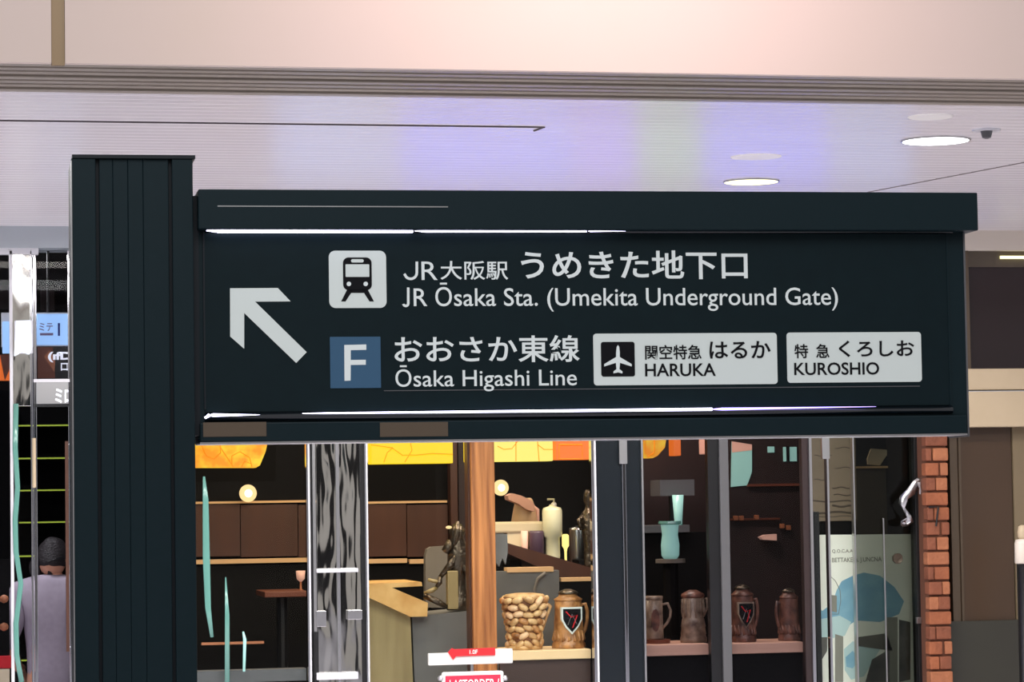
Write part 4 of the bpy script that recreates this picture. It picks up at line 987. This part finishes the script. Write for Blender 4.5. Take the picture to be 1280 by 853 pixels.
# twisted silver ribbon
rbn = thing('silver_ribbon', 'twisted silver ribbon handle beside the brick pillar', 'ornament', at(1127, 660, G - .08))
def ribbon(pts, wds, Y):
    bm = bmesh.new(); L = []
    for (x, y), (dx, dy), oy in zip(pts, wds, [math.sin(i * .9) * .02 for i in range(len(pts))]):
        L.append((bm.verts.new(at(x - dx, y - dy, Y - oy)), bm.verts.new(at(x + dx, y + dy, Y + oy)), bm.verts.new(at(x + dx, y + dy, Y + oy + .006)), bm.verts.new(at(x - dx, y - dy, Y - oy + .006))))
    for a_, b_ in zip(L, L[1:]):
        for k in range(4): bm.faces.new((a_[k], a_[(k + 1) % 4], b_[(k + 1) % 4], b_[k]))
    bm.faces.new(L[0]); bm.faces.new(L[-1][::-1]); return bm
obj('band', ribbon([(1158, 600), (1150, 602), (1143, 608), (1138, 616), (1130, 622), (1127, 632), (1134, 642), (1138, 650), (1130, 655), (1127, 658)], [(2, 3), (4, 4), (2, 6), (5, 3), (5, 2), (4, 3), (5, 3), (4, 3), (4, 3), (1, 1)], G - .08), M['steel'], rbn, smooth=True)
obj('band', ribbon([(1152, 600), (1151, 606), (1152, 612), (1152, 618)], [(4, 1), (4, 1), (3, 1), (3, 0)], G - .075), M['white_alu'], rbn)
obj('mount', Tb([at(1152, 604, G - .075), at(1152, 604, G - .03)], .006), M['chrome'], rbn)
# jar on stand at right edge
js = thing('capped_jar', 'pale capped jar on a dark stand at the right edge of the photo', 'jar', (at(1277, 853, WALL - .3).x, WALL - .3, 0))
c = at(1279, 705, WALL - .3); k_ = WALL / F_PX
obj('jar_body', La((c.x, WALL - .3), [(10 * k_, c.z), (11 * k_, c.z + .005), (10.5 * k_, c.z + 26 * k_), (9 * k_, c.z + 31 * k_), (4 * k_, c.z + 32 * k_)]), M['header'], js, smooth=True)
obj('cap', La((c.x, WALL - .3), [(3 * k_, c.z + 31 * k_), (6 * k_, c.z + 34 * k_), (6.5 * k_, c.z + 41 * k_), (5 * k_, c.z + 48 * k_), (2 * k_, c.z + 50 * k_)]), M['beige'], js, smooth=True)
obj('stand', La((c.x, WALL - .3), [(11 * k_, 0), (11 * k_, .02), (8.5 * k_, .04), (8.5 * k_, c.z - .001)]), M['black'], js, smooth=True)

# ================================================================== PERSON
YPn = WALL + 1.1
pc = at(66, 700, YPn); PX = pc.x
ztop_ = at(66, 677, YPn).z           # top of the hair
S = ztop_ / 1.68                       # figure scale
per = thing('person', 'person in a lavender-grey shirt seen from behind, dark hair and mask strap', 'person', (PX, YPn, 0))
def skin(name, m, verts, edges, parent, root=0, sub=2, scale=None, label=None):
    me = bpy.data.meshes.new(name); me.from_pydata([v[0] for v in verts], edges, []); o = bpy.data.objects.new(name, me); COL.objects.link(o)
    md = o.modifiers.new('s', 'SKIN'); sv = me.skin_vertices[0].data
    for i, v in enumerate(verts):
        r_ = v[1] if isinstance(v[1], tuple) else (v[1], v[1]); sv[i].radius = r_; sv[i].use_root = (i == root)
    ss = o.modifiers.new('u', 'SUBSURF'); ss.levels = sub; ss.render_levels = sub
    bpy.context.view_layer.update()
    me2 = bpy.data.meshes.new_from_object(o.evaluated_get(bpy.context.evaluated_depsgraph_get()))
    bpy.data.objects.remove(o); bm = bmesh.new(); bm.from_mesh(me2); bpy.data.meshes.remove(me2)
    return bm
def fit(bm): bm.transform(Matrix.Diagonal((S, S, S, 1))); return bm
# facing +y (away), weight on both feet, left elbow bent out, head turned a little right
BV = [((0, 0, .92), (.13, .10)), ((0, 0, 1.08), (.12, .09)), ((0, .0, 1.26), (.15, .10)), ((0, .0, 1.38), (.11, .08)), ((0, .005, 1.46), (.052, .055)), ((0, .01, 1.54), (.055, .06)),
      ((-.16, 0, 1.37), .055), ((-.25, -.01, 1.13), .045), ((-.20, .12, .98), .033), ((-.17, .17, .95), .028),
      ((.16, 0, 1.37), .055), ((.22, -.01, 1.12), .045), ((.22, .08, .90), .033), ((.22, .10, .86), .028),
      ((-.09, 0, .85), .085), ((-.10, .01, .48), .055), ((-.10, -.02, .10), .036), ((-.10, .10, .04), .035),
      ((.09, 0, .85), .085), ((.10, .01, .48), .055), ((.10, -.02, .10), .036), ((.10, .10, .04), .035)]
BE = [(0, 1), (1, 2), (2, 3), (3, 4), (4, 5), (3, 6), (6, 7), (7, 8), (8, 9), (3, 10), (10, 11), (11, 12), (12, 13), (0, 14), (14, 15), (15, 16), (16, 17), (0, 18), (18, 19), (19, 20), (20, 21)]
b = fit(skin('body', M['skin'], BV, BE, per)); 
# head joined into the body mesh
hm = bmesh.new(); bmesh.ops.create_uvsphere(hm, u_segments=24, v_segments=18, radius=.1)
for v in hm.verts:
    x, y_, z_ = v.co
    v.co.x *= .78; v.co.y *= .95; v.co.z *= 1.15
    if y_ > .03 and z_ < -.02: v.co.x *= .85
    if y_ > .08 and abs(x) < .02 and -.03 < z_ < .02: v.co.y += .02       # nose
    if y_ > .085 and abs(abs(x) - .035) < .015 and 0 < z_ < .03: v.co.y -= .008
for sx in (-1, 1):
    bmesh.ops.create_uvsphere(hm, u_segments=10, v_segments=8, radius=.03, matrix=Matrix.Translation((sx * .08, -.005, 0)) @ Matrix.Diagonal((.35, .7, 1.05, 1)))
    bmesh.ops.create_uvsphere(hm, u_segments=8, v_segments=6, radius=.012, matrix=Matrix.Translation((sx * .032, .082, .012)))
HT = Matrix.Translation((0, .015, 1.585)) @ Matrix.Rotation(R(-28), 4, 'Z') @ Matrix.Rotation(R(-6), 4, 'X')
hm.transform(Matrix.Diagonal((S, S, S, 1)) @ HT)
tmp = bpy.data.meshes.new('t'); hm.to_mesh(tmp); hm.free(); b.from_mesh(tmp)
# fingers
for (wx, wy, wz, dx, dy, dz) in ((-.17, .17, .95, .25, .7, -.55), (.22, .10, .86, 0, .25, -.95)):
    d_ = Vector((dx, dy, dz)).normalized(); side = Vector((1, 0, 0)).cross(d_).normalized()
    for k in range(4):
        o0 = Vector((wx, wy, wz)) + side * (k - 1.5) * .019 + d_ * .02; L = (.075, .085, .08, .062)[k]
        tube(b, [(o0) * S, (o0 + d_ * L * .9) * S, (o0 + d_ * L * 1.4 + Vector((.01, -.01, -.01))) * S], [.009 * S, .008 * S, .006 * S], n=7)
    o0 = Vector((wx, wy, wz)) + side * .02
    tube(b, [o0 * S, (o0 + d_ * .03 + side * .03) * S, (o0 + d_ * .07 + side * .04) * S], [.010 * S, .009 * S, .007 * S], n=7)
b.transform(WM[per])
body = obj('body', b, M['skin'], per, smooth=True)
SV = [((0, 0, .74), (.175, .135)), ((0, 0, 1.02), (.150, .115)), ((0, 0, 1.22), (.185, .12)), ((0, 0, 1.39), (.16, .10)), ((0, 0, 1.50), (.062, .062)),
      ((-.175, 0, 1.385), .092), ((-.25, -.005, 1.21), .088), ((-.30, -.01, 1.06), .080), ((.175, 0, 1.385), .092), ((.215, -.005, 1.20), .074), ((.23, -.01, 1.10), .072)]
SE = [(0, 1), (1, 2), (2, 3), (3, 4), (3, 5), (5, 6), (6, 7), (3, 8), (8, 9), (9, 10)]
b = fit(skin('shirt', M['shirt'], SV, SE, per)); b.transform(WM[per]); obj('shirt', b, M['shirt'], per, smooth=True)
TV = [((0, 0, .88), (.135, .105)), ((-.09, 0, .78), .095), ((-.10, .01, .46), .075), ((-.10, -.02, .10), .06), ((.09, 0, .82), .10), ((.10, .01, .46), .075), ((.10, -.02, .10), .06)]
b = fit(skin('trousers', M['trouser'], TV, [(0, 1), (1, 2), (2, 3), (0, 4), (4, 5), (5, 6)], per)); b.transform(WM[per]); obj('trousers', b, M['trouser'], per, smooth=True)
for sx in (-.1, .1):
    bm = bmesh.new(); bmesh.ops.create_uvsphere(bm, u_segments=14, v_segments=10, radius=.05, matrix=Matrix.Translation((sx * S, .05 * S, .04)) @ Matrix.Diagonal((.95, 2.4, .8, 1)))
    for v in bm.verts: v.co.z = max(v.co.z, 0)
    bm.transform(WM[per]); obj('shoe', bm, M['black'], per, smooth=True)
bm = bmesh.new(); bmesh.ops.create_uvsphere(bm, u_segments=28, v_segments=20, radius=.1)
for v in list(bm.verts):
    x, y_, z_ = v.co; v.co.x *= .90; v.co.y *= 1.05; v.co.z *= 1.2
    v.co *= 1 + .03 * math.sin(x * 90) * math.sin(z_ * 60)
    if y_ > .045 and z_ < .045: v.co.y = .045 + (y_ - .045) * .1; v.co.x *= .8
    if z_ < -.045: v.co.x *= .8; v.co.y *= .85
bmesh.ops.create_uvsphere(bm, u_segments=16, v_segments=12, radius=.05, matrix=Matrix.Translation((-.085, -.03, -.055)) @ Matrix.Diagonal((.8, .9, 1.2, 1)))
bm.transform(WM[per] @ Matrix.Diagonal((S, S, S, 1)) @ HT); obj('hair', bm, M['hair'], per, smooth=True)
bm = bmesh.new(); tube(bm, [Vector(p) for p in ((.02, -.106, -.03), (.06, -.085, -.012), (.088, -.03, .0), (.085, .03, .002), (.07, .07, -.01))], .006, n=6)
bm.transform(WM[per] @ Matrix.Diagonal((S, S, S, 1)) @ HT); obj('mask_strap', bm, M['black'], per, label='black mask strap over the ear')
